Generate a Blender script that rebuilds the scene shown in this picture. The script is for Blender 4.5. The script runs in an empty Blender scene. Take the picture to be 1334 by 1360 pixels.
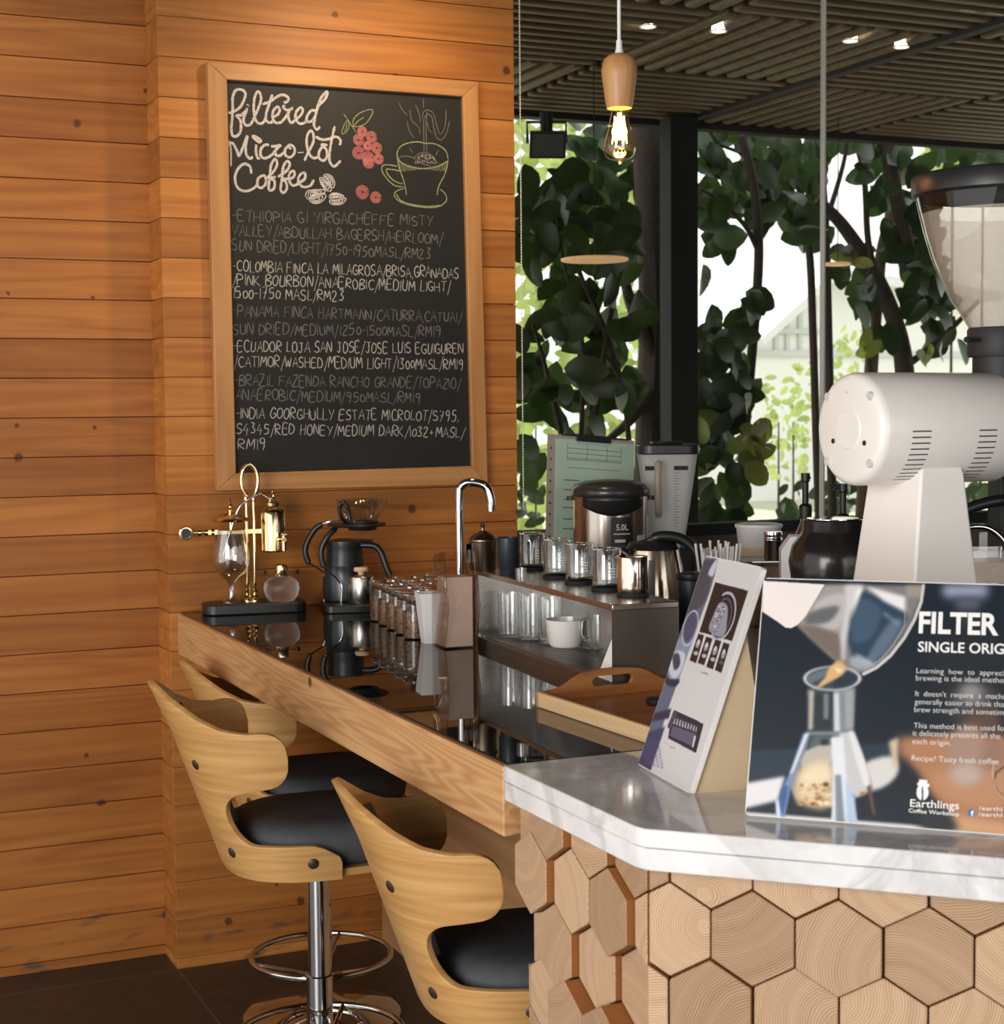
import bpy, bmesh, math, random
from mathutils import Vector, Matrix
from math import sin, cos, pi, radians as R
random.seed(7)
scn = bpy.context.scene
COL = scn.collection

# ------------------------------------------------------------------ camera
F_PX, W_PX, H_PX = 2195.74, 1334.0, 1360.0
CAM = Vector((-1.075, -4.675, 1.62))
YAW, PITCH, ROLL = R(24.409), R(-3.6473), R(-0.5127)
_f = Vector((sin(YAW)*cos(PITCH), cos(YAW)*cos(PITCH), sin(PITCH)))
_r0 = Vector((cos(YAW), -sin(YAW), 0)); _u0 = _r0.cross(_f)
AR = cos(ROLL)*_r0 + sin(ROLL)*_u0
AU = -sin(ROLL)*_r0 + cos(ROLL)*_u0
AF = _f
cd = bpy.data.cameras.new('camera'); cam = bpy.data.objects.new('camera', cd); COL.objects.link(cam)
cd.sensor_fit = 'HORIZONTAL'; cd.sensor_width = 36.0; cd.lens = F_PX/W_PX*36.0
cd.clip_start = 0.05; cd.clip_end = 300
cam.matrix_world = Matrix(((AR.x, AU.x, -AF.x, CAM.x), (AR.y, AU.y, -AF.y, CAM.y), (AR.z, AU.z, -AF.z, CAM.z), (0, 0, 0, 1)))
scn.camera = cam
cd.dof.use_dof = True; cd.dof.focus_distance = 3.6; cd.dof.aperture_fstop = 9.0

# ------------------------------------------------------------------ world, sun, daylight, exposure
scn.view_settings.view_transform = 'Standard'; scn.view_settings.look = 'None'
scn.view_settings.gamma = 1.0; scn.view_settings.use_curve_mapping = False
scn.view_settings.exposure = 0.0
scn.cycles.use_denoising = True
scn.cycles.max_bounces = 14; scn.cycles.transparent_max_bounces = 24
scn.cycles.transmission_bounces = 12; scn.cycles.glossy_bounces = 6
scn.cycles.sample_clamp_indirect = 6.0
scn.cycles.caustics_refractive = False; scn.cycles.caustics_reflective = False
wd = bpy.data.worlds.new('world'); scn.world = wd; wd.use_nodes = True
wd.node_tree.nodes['Background'].inputs[0].default_value = (1.0, 0.985, 0.95, 1)
wd.node_tree.nodes['Background'].inputs[1].default_value = 1.5

def light(name, kind, loc, aim, energy, color=(1, 1, 1), **kw):
    l = bpy.data.lights.new(name, kind); l.energy = energy; l.color = color
    for k, v in kw.items(): setattr(l, k, v)
    o = bpy.data.objects.new(name, l); COL.objects.link(o); o.location = loc
    d = Vector(aim) - Vector(loc); o.rotation_euler = d.to_track_quat('-Z', 'Y').to_euler()
    return o
light('sun', 'SUN', (6, 12, 14), (1.5, 2, 0), 4.5, (1.0, 0.95, 0.86), angle=R(1.0))
# the open shop front behind the camera, and the one to its left
light('shopfront_daylight', 'AREA', (1.2, -7.8, 2.0), (0.7, -2.5, 0.9), 55, (1.0, 0.97, 0.96), shape='RECTANGLE', size=4.5, size_y=2.2)
light('side_daylight', 'AREA', (-3.7, -4.9, 1.7), (0.1, -2.3, 0.85), 165, (1.0, 0.97, 0.94), shape='RECTANGLE', size=2.2, size_y=2.2)
# warm ceiling spots washing the plank wall
for _x, _y, _e in ((0.62, -0.75, 38), (-0.75, -0.85, 22)):
    light('wall_spot', 'SPOT', (_x, _y, 2.93), (_x, 0.0, 2.1), _e, (1.0, 0.72, 0.42), spot_size=R(105), spot_blend=0.9, shadow_soft_size=0.06)

# ------------------------------------------------------------------ pixel of the 1334x1360 frame -> point on a plane of the place
def ray(px, py):
    return ((px-W_PX/2)*AR - (py-H_PX/2)*AU + F_PX*AF).normalized()
def onX(px, py, v): d = ray(px, py); return CAM + d*((v-CAM.x)/d.x)
def onY(px, py, v): d = ray(px, py); return CAM + d*((v-CAM.y)/d.y)
def onZ(px, py, v): d = ray(px, py); return CAM + d*((v-CAM.z)/d.z)
def onP(px, py, p0, n): d = ray(px, py); return CAM + d*((Vector(p0)-CAM).dot(n)/d.dot(n))
def atD(px, py, dep): d = ray(px, py); return CAM + d*(dep/d.dot(AF))

# ------------------------------------------------------------------ scene tree
def link(o, parent=None):
    COL.objects.link(o)
    if parent: o.parent = parent
    return o
def tag(o, label, cat, group=None):
    o['label'] = label; o['category'] = cat
    if group: o['group'] = group
    return o
def thing(name, label, cat, loc=(0, 0, 0), rz=0.0, group=None):
    o = bpy.data.objects.new(name, None); o.empty_display_size = 0.05
    link(o); o.location = loc; o.rotation_euler = (0, 0, rz)
    return tag(o, label, cat, group)
def structure(o): o['kind'] = 'structure'; return o
def dup(root, loc, rz, label, group=None):
    def cp(o, parent=None):
        c = o.copy(); COL.objects.link(c); c.parent = parent
        for ch in list(o.children): cp(ch, c)
        return c
    r = cp(root); r.location = loc; r.rotation_euler = (0, 0, rz); r['label'] = label
    if group: r['group'] = group
    return r

# ------------------------------------------------------------------ mesh builder
class MB:
    def __init__(s): s.bm = bmesh.new(); s.uv = s.bm.loops.layers.uv.new('UVMap'); s.M = Matrix.Identity(4)
    def v(s, p): return s.bm.verts.new(s.M @ Vector(p))
    def f(s, vs, uvs=None):
        try: fc = s.bm.faces.new(vs)
        except ValueError: return None
        if uvs:
            for l, t in zip(fc.loops, uvs): l[s.uv].uv = t
        return fc
    def box(s, x0, x1, y0, y1, z0, z1):
        v = [s.v((x, y, z)) for z in (z0, z1) for y in (y0, y1) for x in (x0, x1)]
        for q in ((0, 2, 3, 1), (4, 5, 7, 6), (0, 1, 5, 4), (2, 6, 7, 3), (0, 4, 6, 2), (1, 3, 7, 5)): s.f([v[i] for i in q])
        return s
    def prism(s, poly, a, b, plane='XY', uvf=None):
        def P(p, h):
            return {'XY': (p[0], p[1], h), 'XZ': (p[0], h, p[1]), 'YZ': (h, p[0], p[1])}[plane]
        lo = [s.v(P(p, a)) for p in poly]; hi = [s.v(P(p, b)) for p in poly]; n = len(poly)
        u = [uvf(p) for p in poly] if uvf else None
        s.f(lo[::-1], u[::-1] if u else None); s.f(hi, u)
        for i in range(n):
            j = (i+1) % n
            s.f([lo[i], lo[j], hi[j], hi[i]], [u[i], u[j], u[j], u[i]] if u else None)
        return s
    def lathe(s, prof, n=32, c=(0, 0, 0), sx=1, sy=1, cap=True):
        rings = []
        for r, z in prof:
            if r < 1e-6: rings.append([s.v((c[0], c[1], c[2]+z))])
            else: rings.append([s.v((c[0]+r*sx*cos(2*pi*i/n), c[1]+r*sy*sin(2*pi*i/n), c[2]+z)) for i in range(n)])
        for k, (a, b) in enumerate(zip(rings, rings[1:])):
            for i in range(n):
                j = (i+1) % n
                q = [a[0]] if len(a) == 1 else [a[i], a[j]]
                q += [b[0]] if len(b) == 1 else [b[j], b[i]]
                if len(q) > 2: s.f(q)
        if cap:
            for rg, rev in ((rings[0], True), (rings[-1], False)):
                if len(rg) > 2: s.f(rg[::-1] if rev else rg)
        return s
    def tube(s, pts, r, n=10, cap=True, closed=False):
        pts = [Vector(p) for p in pts]; m = len(pts); rs = r if isinstance(r, (list, tuple)) else [r]*m
        rings = []; up = None
        for i, p in enumerate(pts):
            if closed: t = pts[(i+1) % m]-pts[i-1]
            else: t = (pts[min(i+1, m-1)]-pts[max(i-1, 0)])
            t.normalize()
            if up is None: up = Vector((0, 0, 1)) if abs(t.z) < 0.9 else Vector((1, 0, 0))
            a = (up - up.dot(t)*t)
            if a.length < 1e-5: a = t.orthogonal()
            a.normalize(); up = a; b = t.cross(a)
            rings.append([s.v(p + rs[i]*(cos(2*pi*k/n)*a + sin(2*pi*k/n)*b)) for k in range(n)])
        pr = list(zip(rings, rings[1:])) + ([(rings[-1], rings[0])] if closed else [])
        for a, b in pr:
            for k in range(n): s.f([a[k], a[(k+1) % n], b[(k+1) % n], b[k]])
        if cap and not closed: s.f(rings[0][::-1]); s.f(rings[-1])
        return s
    def grid(s, P, uvs=None, closed=False):
        V = [[s.v(p) for p in row] for row in P]
        nc = len(V[0])
        for i in range(len(V)-1):
            for j in range(nc if closed else nc-1):
                k = (j+1) % nc
                u = [uvs[i][j], uvs[i][k], uvs[i+1][k], uvs[i+1][j]] if uvs else None
                s.f([V[i][j], V[i][k], V[i+1][k], V[i+1][j]], u)
        return V
    def build(s, name, mat, parent=None, smooth=40, bevel=0.0, solid=0.0, sub=0, seg=2, flip=True):
        if flip: bmesh.ops.recalc_face_normals(s.bm, faces=s.bm.faces)
        me = bpy.data.meshes.new(name); s.bm.to_mesh(me); s.bm.free()
        o = bpy.data.objects.new(name, me); link(o, parent)
        me.materials.append(mat)
        if smooth:
            me.polygons.foreach_set('use_smooth', [True]*len(me.polygons))
            me.set_sharp_from_angle(angle=R(smooth))
        if solid: m = o.modifiers.new('solid', 'SOLIDIFY'); m.thickness = solid; m.offset = 0
        if sub: m = o.modifiers.new('sub', 'SUBSURF'); m.levels = sub; m.render_levels = sub
        if bevel: m = o.modifiers.new('bevel', 'BEVEL'); m.width = bevel; m.segments = seg; m.limit_method = 'ANGLE'; m.angle_limit = R(35)
        return o
def smooth_path(pts, k=5, closed=False):
    P = [Vector(p) for p in pts]; n = len(P); out = []
    rng = range(n) if closed else range(n-1)
    for i in rng:
        a = P[(i-1) % n] if closed or i > 0 else P[0]; b = P[i]; c = P[(i+1) % n]; d = P[(i+2) % n] if closed or i < n-2 else P[n-1]
        for j in range(k):
            t = j/k
            out.append(0.5*((2*b)+(c-a)*t+(2*a-5*b+4*c-d)*t*t+(3*b-a-3*c+d)*t**3))
    if not closed: out.append(P[-1])
    return out
def rounded(w, d, r, n=5):
    o = []
    for cx, cy, a0 in ((w/2-r, d/2-r, 0), (-w/2+r, d/2-r, 90), (-w/2+r, -d/2+r, 180), (w/2-r, -d/2+r, 270)):
        for i in range(n+1): a = R(a0+90*i/n); o.append((cx+r*cos(a), cy+r*sin(a)))
    return o

# ------------------------------------------------------------------ materials
class NT:
    def __init__(s, name):
        s.m = bpy.data.materials.new(name); s.m.use_nodes = True; s.t = s.m.node_tree; s.n = s.t.nodes
        s.bsdf = s.n['Principled BSDF']; s.out = s.n['Material Output']
    def N(s, kind, **kw):
        n = s.n.new(kind)
        for k, v in kw.items():
            if k.startswith('i_'):
                key = k[2:]; key = int(key) if key.isdigit() else key
                n.inputs[key].default_value = v
            else: setattr(n, k, v)
        return n
    def L(s, a, b): s.t.links.new(a, b)
    def val(s, x, inp):
        if hasattr(x, 'is_output'): s.L(x, inp)
        else: inp.default_value = x
    def math(s, op, a, b=None, c=None, clamp=False):
        n = s.n.new('ShaderNodeMath'); n.operation = op; n.use_clamp = clamp
        s.val(a, n.inputs[0])
        if b is not None: s.val(b, n.inputs[1])
        if c is not None: s.val(c, n.inputs[2])
        return n.outputs[0]
    def mix(s, f, a, b, mode='MIX'):
        n = s.n.new('ShaderNodeMix'); n.data_type = 'RGBA'; n.blend_type = mode; n.clamp_factor = True
        s.val(f, n.inputs[0])
        for x, i in ((a, 6), (b, 7)):
            if hasattr(x, 'is_output'): s.L(x, n.inputs[i])
            else: n.inputs[i].default_value = (*x[:3], 1)
        return n.outputs[2]
    def ramp(s, f, stops):
        n = s.n.new('ShaderNodeValToRGB'); e = n.color_ramp.elements
        while len(e) < len(stops): e.new(0.5)
        for q, (p, c) in zip(e, stops): q.position = p; q.color = (*c[:3], 1) if isinstance(c, (tuple, list)) else (c, c, c, 1)
        s.L(f, n.inputs[0]); return n.outputs[0]
    def noise(s, vec, scale, detail=3, rough=0.55, dist=0.0):
        n = s.n.new('ShaderNodeTexNoise'); n.inputs['Scale'].default_value = scale; n.inputs['Detail'].default_value = detail
        n.inputs['Roughness'].default_value = rough; n.inputs['Distortion'].default_value = dist
        if vec is not None: s.L(vec, n.inputs['Vector'])
        return n.outputs['Fac']
    def comb(s, x, y, z):
        n = s.n.new('ShaderNodeCombineXYZ')
        for v, i in ((x, 0), (y, 1), (z, 2)): s.val(v, n.inputs[i])
        return n.outputs[0]
    def sep(s, v):
        n = s.n.new('ShaderNodeSeparateXYZ'); s.L(v, n.inputs[0]); return n.outputs
    def coord(s, which='Object'): return s.n.new('ShaderNodeTexCoord').outputs[which]
    def set(s, **kw):
        al = dict(color='Base Color', rough='Roughness', metal='Metallic', trans='Transmission Weight', ior='IOR', coat='Coat Weight',
                  coat_rough='Coat Roughness', spec='Specular IOR Level', sheen='Sheen Weight', emit='Emission Color', estr='Emission Strength', alpha='Alpha', sss='Subsurface Weight')
        for k, v in kw.items():
            i = s.bsdf.inputs[al[k]]
            if hasattr(v, 'is_output'): s.L(v, i)
            else: i.default_value = (*v[:3], 1) if isinstance(v, (tuple, list)) else v
        return s
    def bump(s, h, strength=0.2, dist=0.01):
        n = s.n.new('ShaderNodeBump'); n.inputs['Strength'].default_value = strength; n.inputs['Distance'].default_value = dist
        s.L(h, n.inputs['Height']); s.L(n.outputs[0], s.bsdf.inputs['Normal']); return s
def srgb(r, g, b):
    return tuple(((c/255)/12.92 if c/255 <= 0.04045 else ((c/255+0.055)/1.055)**2.4) for c in (r, g, b))
def plain(name, c, rough=0.5, metal=0.0, speck=0.06, **kw):
    t = NT(name); co = t.coord(); n = t.noise(co, 40, 2)
    k = t.math('MULTIPLY_ADD', n, 2*speck, 1-speck)
    t.set(color=t.mix(1.0, c, t.comb(k, k, k), 'MULTIPLY'), rough=rough, metal=metal, **kw)
    return t.m
def wood(name, c1, c2, axis='X', rough=0.45, scale=1.0, coat=0.0, rings=7.0, knots=0.0, uv=False, ringmix=0.35):
    t = NT(name); co = t.coord('UV' if uv else 'Object'); x, y, z = t.sep(co)
    lo, hi = 1.0*scale, 36.0*scale
    def sc(o, a): return t.math('MULTIPLY', o, lo if axis == a else hi)
    v = t.comb(sc(x, 'X'), sc(y, 'Y'), sc(z, 'Z'))
    n1 = t.noise(v, 1.0, 5, 0.6, 0.4)
    lo, hi = 0.28*scale, 5.5*scale
    v2 = t.comb(sc(x, 'X'), sc(y, 'Y'), sc(z, 'Z'))
    n2 = t.noise(v2, 1.0, 2, 0.5, 0.25)
    rg = t.math('FRACT', t.math('MULTIPLY', n2, rings))
    rg = t.math('PINGPONG', rg, 0.5); rg = t.math('MULTIPLY', rg, 2.0)
    f = t.math('ADD', t.math('MULTIPLY', n1, 1.0-ringmix), t.math('MULTIPLY', rg, ringmix), clamp=True)
    col = t.ramp(f, ((0.2, c2), (0.72, c1)))
    if knots:
        vo = t.N('ShaderNodeTexVoronoi', i_Scale=4.5); t.L(co, vo.inputs['Vector'])
        r, g, b = t.sep(vo.outputs['Color'])
        msk = t.math('MULTIPLY', t.math('GREATER_THAN', r, 1-knots), t.math('SUBTRACT', 1.0, t.math('DIVIDE', vo.outputs['Distance'], 0.075), clamp=True))
        col = t.mix(t.math('MULTIPLY', msk, 2.2, clamp=True), col, tuple(q*0.22 for q in c2))
    t.set(color=col, rough=rough, coat=coat, coat_rough=0.15); t.bump(n1, 0.08, 0.004)
    return t.m
def glass(name, c=(1, 1, 1), rough=0.0, ior=1.45):
    t = NT(name); t.set(color=c, rough=rough, trans=1.0, ior=ior); return t.m
def thin_glass(name, tint=(0.96, 0.98, 0.97), refl=1.0, base=0.05):
    t = NT(name); t.n.remove(t.bsdf)
    tr = t.N('ShaderNodeBsdfTransparent'); tr.inputs[0].default_value = (*tint, 1)
    gl = t.N('ShaderNodeBsdfGlossy'); gl.inputs['Roughness'].default_value = 0.0
    ge = t.N('ShaderNodeNewGeometry'); vm = t.N('ShaderNodeVectorMath', operation='DOT_PRODUCT'); mx = t.N('ShaderNodeMixShader')
    t.L(ge.outputs['Normal'], vm.inputs[0]); t.L(ge.outputs['Incoming'], vm.inputs[1])
    k = t.math('SUBTRACT', 1.0, t.math('ABSOLUTE', vm.outputs['Value']), clamp=True)
    t.L(t.math('MULTIPLY', t.math('MULTIPLY_ADD', t.math('POWER', k, 4.0), 0.9, base), refl, clamp=True), mx.inputs[0]); t.L(tr.outputs[0], mx.inputs[1]); t.L(gl.outputs[0], mx.inputs[2])
    t.L(mx.outputs[0], t.out.inputs[0]); return t.m
def emis(name, c, s):
    t = NT(name); t.set(color=c, emit=c, estr=s); return t.m
# ------------------------------------------------------------------ material library
PLANK0, PLANKH = 1.2630, 0.112205          # a joint height and the plank pitch of both plank walls
def plank_mat(name, c1, c2, seed):
    t = NT(name); co = t.coord(); x, y, z = t.sep(co)
    idx = t.math('FLOOR', t.math('DIVIDE', t.math('SUBTRACT', z, PLANK0 + 0.0004), PLANKH))
    wn = t.N('ShaderNodeTexWhiteNoise', noise_dimensions='2D'); t.L(t.comb(idx, seed, 0), wn.inputs['Vector'])
    rnd = wn.outputs['Value']; r2, g2, b2 = t.sep(wn.outputs['Color'])
    off = t.math('MULTIPLY', rnd, 57.0)
    v = t.comb(t.math('ADD', t.math('MULTIPLY', x, 1.1), off), t.math('MULTIPLY', y, 9.0), t.math('MULTIPLY', z, 26.0))
    n1 = t.noise(v, 1.6, 6, 0.62, 0.5)
    v2 = t.comb(t.math('ADD', t.math('MULTIPLY', x, 0.5), off), t.math('MULTIPLY', y, 3.0), t.math('MULTIPLY', z, 8.0))
    n2 = t.noise(v2, 1.0, 2, 0.5, 0.3)
    rg = t.math('MULTIPLY', t.math('PINGPONG', t.math('FRACT', t.math('MULTIPLY', n2, 8.0)), 0.5), 2.0)
    f = t.math('ADD', t.math('MULTIPLY', n1, 0.72), t.math('MULTIPLY', rg, 0.28))
    col = t.ramp(f, ((0.18, c2), (0.75, c1)))
    # some planks redder and darker than others
    k = t.math('MULTIPLY_ADD', g2, 0.42, 0.78)
    col = t.mix(1.0, col, t.comb(k, t.math('POWER', k, 1.18), t.math('POWER', k, 1.35)), 'MULTIPLY')
    # long dark resin streaks and round knots
    st = t.noise(t.comb(t.math('ADD', t.math('MULTIPLY', x, 2.2), off), 0.0, t.math('MULTIPLY', z, 40.0)), 1.0, 2, 0.5)
    col = t.mix(t.math('MULTIPLY', t.math('SUBTRACT', st, 0.68, clamp=True), 5.0, clamp=True), col, tuple(q*0.30 for q in c2))
    vo = t.N('ShaderNodeTexVoronoi', i_Scale=5.2, voronoi_dimensions='2D')
    nz = t.noise(co, 30, 2)
    wob = t.comb(t.math('ADD', t.math('ADD', x, y), t.math('MULTIPLY', nz, 0.022)), t.math('ADD', z, t.math('MULTIPLY', x, 0.0)), 0.0)
    t.L(wob, vo.inputs['Vector']); r, g, b = t.sep(vo.outputs['Color'])
    big = t.math('MULTIPLY_ADD', g, 0.075, 0.028)
    kn = t.math('SUBTRACT', 1.0, t.math('DIVIDE', vo.outputs['Distance'], big), clamp=True)
    kn = t.math('MULTIPLY', t.math('MULTIPLY', kn, 2.4, clamp=True), t.math('GREATER_THAN', r, 0.60))
    col = t.mix(t.math('MULTIPLY', kn, 0.85), col, tuple(q*0.24 for q in c2))
    # scuffed grey water stains on the bottom board
    sn = t.noise(t.comb(t.math('MULTIPLY', x, 7.0), 0.0, t.math('MULTIPLY', z, 30.0)), 1.0, 3, 0.6)
    low = t.math('LESS_THAN', z, 0.16)
    col = t.mix(t.math('MULTIPLY', low, t.math('MULTIPLY', t.math('SUBTRACT', sn, 0.56, clamp=True), 6.0, clamp=True)), col, (0.05, 0.055, 0.05))
    t.set(color=col, rough=t.math('MULTIPLY_ADD', n1, 0.25, 0.36), spec=0.35); t.bump(n1, 0.1, 0.004)
    return t.m
M_plankA = plank_mat('pine_planks_recess', (0.43, 0.165, 0.036), (0.27, 0.084, 0.016), 3.0)
M_plankB = plank_mat('pine_planks_back', (0.49, 0.195, 0.044), (0.30, 0.098, 0.019), 11.0)
M_gap = plain('plank_joint', (0.03, 0.012, 0.005), 0.9)
M_beam = wood('pine_beam', (0.62, 0.36, 0.165), (0.44, 0.215, 0.08), 'Y', 0.5, 1.6, rings=26, knots=0.10, ringmix=0.42)
M_under = wood('bar_panel_wood', (0.46, 0.26, 0.12), (0.32, 0.16, 0.065), 'Y', 0.5, 1.2)
M_frame = wood('frame_wood', (0.55, 0.26, 0.085), (0.40, 0.165, 0.045), 'Z', 0.45, 1.2)
M_ply = wood('bentwood_veneer', (0.61, 0.355, 0.132), (0.43, 0.212, 0.064), 'X', 0.36, 2.2, coat=0.25, rings=12, knots=0.0, uv=True, ringmix=0.22)
M_tray = wood('tray_wood', (0.42, 0.175, 0.055), (0.27, 0.095, 0.027), 'X', 0.42, 2.0)
M_trayrim = wood('tray_pale_rim', (0.74, 0.52, 0.29), (0.62, 0.40, 0.20), 'Y', 0.45, 2.0)
M_holder = wood('lamp_holder_wood', (0.56, 0.29, 0.115), (0.42, 0.195, 0.07), 'Z', 0.4, 2.5)
M_slat = wood('canopy_slats', (0.135, 0.090, 0.047), (0.070, 0.045, 0.023), 'X', 0.6, 1.0)
M_canopy = plain('canopy_board', (0.018, 0.013, 0.009), 0.8)
M_bark = plain('bark', (0.045, 0.033, 0.026), 0.9, speck=0.5)
M_bark2 = plain('pale_bark', (0.13, 0.085, 0.06), 0.9, speck=0.4)
M_post = plain('charcoal_post', (0.010, 0.013, 0.012), 0.8)
M_black = plain('black_plastic', (0.012, 0.013, 0.014), 0.38)
M_blackmatte = plain('black_matte', (0.016, 0.017, 0.018), 0.6)
M_blueblack = plain('blue_black_metal', (0.018, 0.026, 0.034), 0.35, 0.3)
M_rubber = plain('rubber', (0.01, 0.01, 0.011), 0.7)
M_white = plain('white_enamel', (0.86, 0.82, 0.77), 0.33, speck=0.01, coat=0.3)
M_cream = plain('cream_panel', (0.74, 0.68, 0.60), 0.4, speck=0.01)
M_paper = plain('white_paper', (0.82, 0.80, 0.78), 0.6, speck=0.02)
M_whitepl = plain('white_plastic', (0.80, 0.79, 0.77), 0.4, speck=0.02)
M_kraft = plain('kraft_board', (0.64, 0.50, 0.32), 0.75, speck=0.08)
M_steel = plain('brushed_steel', (0.55, 0.52, 0.48), 0.26, 1.0)
M_steeldk = plain('dark_steel', (0.33, 0.31, 0.28), 0.33, 1.0)
M_chrome = plain('chrome', (0.60, 0.60, 0.61), 0.07, 1.0, speck=0.01)
M_gold = plain('polished_brass', (0.78, 0.60, 0.33), 0.12, 1.0, speck=0.02)
M_pewter = plain('bronze_pewter', (0.26, 0.19, 0.13), 0.3, 1.0)
M_leather = plain('charcoal_seat_fabric', (0.058, 0.063, 0.071), 0.75, speck=0.25)
M_screw = plain('dark_screw_cap', (0.035, 0.022, 0.017), 0.4)
M_glass = glass('clear_glass')
M_tglass = thin_glass('drinking_glass', (0.97, 0.98, 0.98), 1.3, 0.10)
M_jglass = thin_glass('jar_glass', (0.97, 0.98, 0.97), 1.0, 0.045)
M_rglass = thin_glass('ribbed_glass', (0.92, 0.92, 0.91), 1.6, 0.20)
M_window = thin_glass('window_glass', (0.95, 0.96, 0.955), 0.5, 0.03)
M_acryl = thin_glass('smoky_acrylic', (0.84, 0.79, 0.76), 1.0)
M_frost = glass('frosted_glass', (0.93, 0.93, 0.92), 0.45)
M_hopper = None
t = NT('coffee_beans'); vo = t.N('ShaderNodeTexVoronoi', i_Scale=130.0); t.L(t.coord(), vo.inputs['Vector'])
t.set(color=t.ramp(vo.outputs['Distance'], ((0.0, (0.30, 0.155, 0.065)), (0.55, (0.13, 0.06, 0.026)), (0.8, (0.02, 0.01, 0.006)))), rough=0.45); M_bean = t.m
M_steelrim = plain('pale_rim', (0.62, 0.60, 0.56), 0.4)
t = NT('black_glass_top'); t.set(color=(0.008, 0.011, 0.012), rough=0.012, spec=0.42, ior=1.45); M_blackglass = t.m
t = NT('floor_tile'); co = t.coord()
br = t.N('ShaderNodeTexBrick', offset=0.0, i_Scale=1.0); br.inputs['Mortar Size'].default_value = 0.003; br.inputs['Brick Width'].default_value = 0.6; br.inputs['Row Height'].default_value = 0.6
br.inputs['Color1'].default_value = (0.022, 0.021, 0.019, 1); br.inputs['Color2'].default_value = (0.026, 0.024, 0.021, 1); br.inputs['Mortar'].default_value = (0.07, 0.066, 0.06, 1)
t.L(co, br.inputs['Vector']); nz = t.noise(co, 14, 3); t.set(color=br.outputs['Color'], rough=t.math('MULTIPLY_ADD', nz, 0.2, 0.3)); M_floor = t.m
t = NT('white_marble'); co = t.coord()
n0 = t.noise(co, 3.0, 5, 0.6, 1.2); vn = t.math('ABSOLUTE', t.math('SUBTRACT', n0, 0.5)); vein = t.math('SUBTRACT', 1.0, t.math('MULTIPLY', vn, 16.0), clamp=True)
n1 = t.noise(co, 9.0, 5, 0.65, 0.8)
cc = t.ramp(n1, ((0.25, (0.60, 0.585, 0.58)), (0.6, (0.75, 0.735, 0.735))))
t.set(color=t.mix(t.math('MULTIPLY', t.math('MULTIPLY', vein, n1), 0.95), cc, (0.40, 0.39, 0.39)), rough=0.09, spec=0.5, coat=0.2, coat_rough=0.03); M_marble = t.m
# end-grain blocks: UV carries each block's own ring centre, its second layer the block's tone
t = NT('end_grain'); uv = t.coord('UV'); x, y, z = t.sep(uv)
ob = t.coord(); nz = t.noise(ob, 11, 3)
blk = t.N('ShaderNodeAttribute', attribute_name='tone'); tone = blk.outputs['Fac']; side = t.N('ShaderNodeAttribute', attribute_name='side').outputs['Fac']
rr = t.math('SQRT', t.math('ADD', t.math('MULTIPLY', x, x), t.math('MULTIPLY', y, y)))
rr = t.math('ADD', rr, t.math('MULTIPLY', nz, 0.022))
wv = t.math('MULTIPLY_ADD', t.math('SINE', t.math('MULTIPLY', rr, 1750.0)), 0.5, 0.5)
broad = t.noise(t.comb(t.math('MULTIPLY', rr, 60.0), tone, 0.0), 1.0, 2)
f = t.math('ADD', t.math('MULTIPLY', wv, 0.50), t.math('MULTIPLY', broad, 0.50))
c = t.ramp(f, ((0.15, (0.31, 0.180, 0.100)), (0.85, (0.64, 0.445, 0.285))))
k = t.math('MULTIPLY_ADD', tone, 0.40, 0.72)
c = t.mix(1.0, c, t.comb(k, t.math('POWER', k, 1.15), t.math('POWER', k, 1.35)), 'MULTIPLY')
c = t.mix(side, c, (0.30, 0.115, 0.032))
t.set(color=c, rough=0.55, spec=0.3); t.bump(wv, 0.08, 0.002); M_hex = t.m
t = NT('slate'); co = t.coord(); n = t.noise(co, 3.5, 4, 0.6); n2 = t.noise(co, 150, 2)
t.set(color=t.ramp(t.math('ADD', t.math('MULTIPLY', n, 0.7), t.math('MULTIPLY', n2, 0.3)), ((0.3, (0.0035, 0.0037, 0.0035)), (0.75, (0.010, 0.0098, 0.0088)))), rough=0.62); M_slate = t.m
def chalk(name, c, rub=0.45):
    t = NT(name); co = t.coord(); n = t.noise(co, 420, 2, 0.7)
    t.set(color=t.mix(t.math('MULTIPLY', t.math('GREATER_THAN', n, 1-rub), 0.75), c, (0.03, 0.03, 0.027)), rough=0.95, spec=0.1); return t.m
M_chw = chalk('white_chalk', (0.66, 0.60, 0.56), 0.46); M_chb = chalk('pale_chalk', (0.50, 0.47, 0.41), 0.40); M_chd = chalk('dull_chalk', (0.20, 0.185, 0.155), 0.38)
M_chp = chalk('pink_chalk', (0.62, 0.20, 0.19), 0.44); M_chg = chalk('green_chalk', (0.36, 0.38, 0.20), 0.45)
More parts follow.
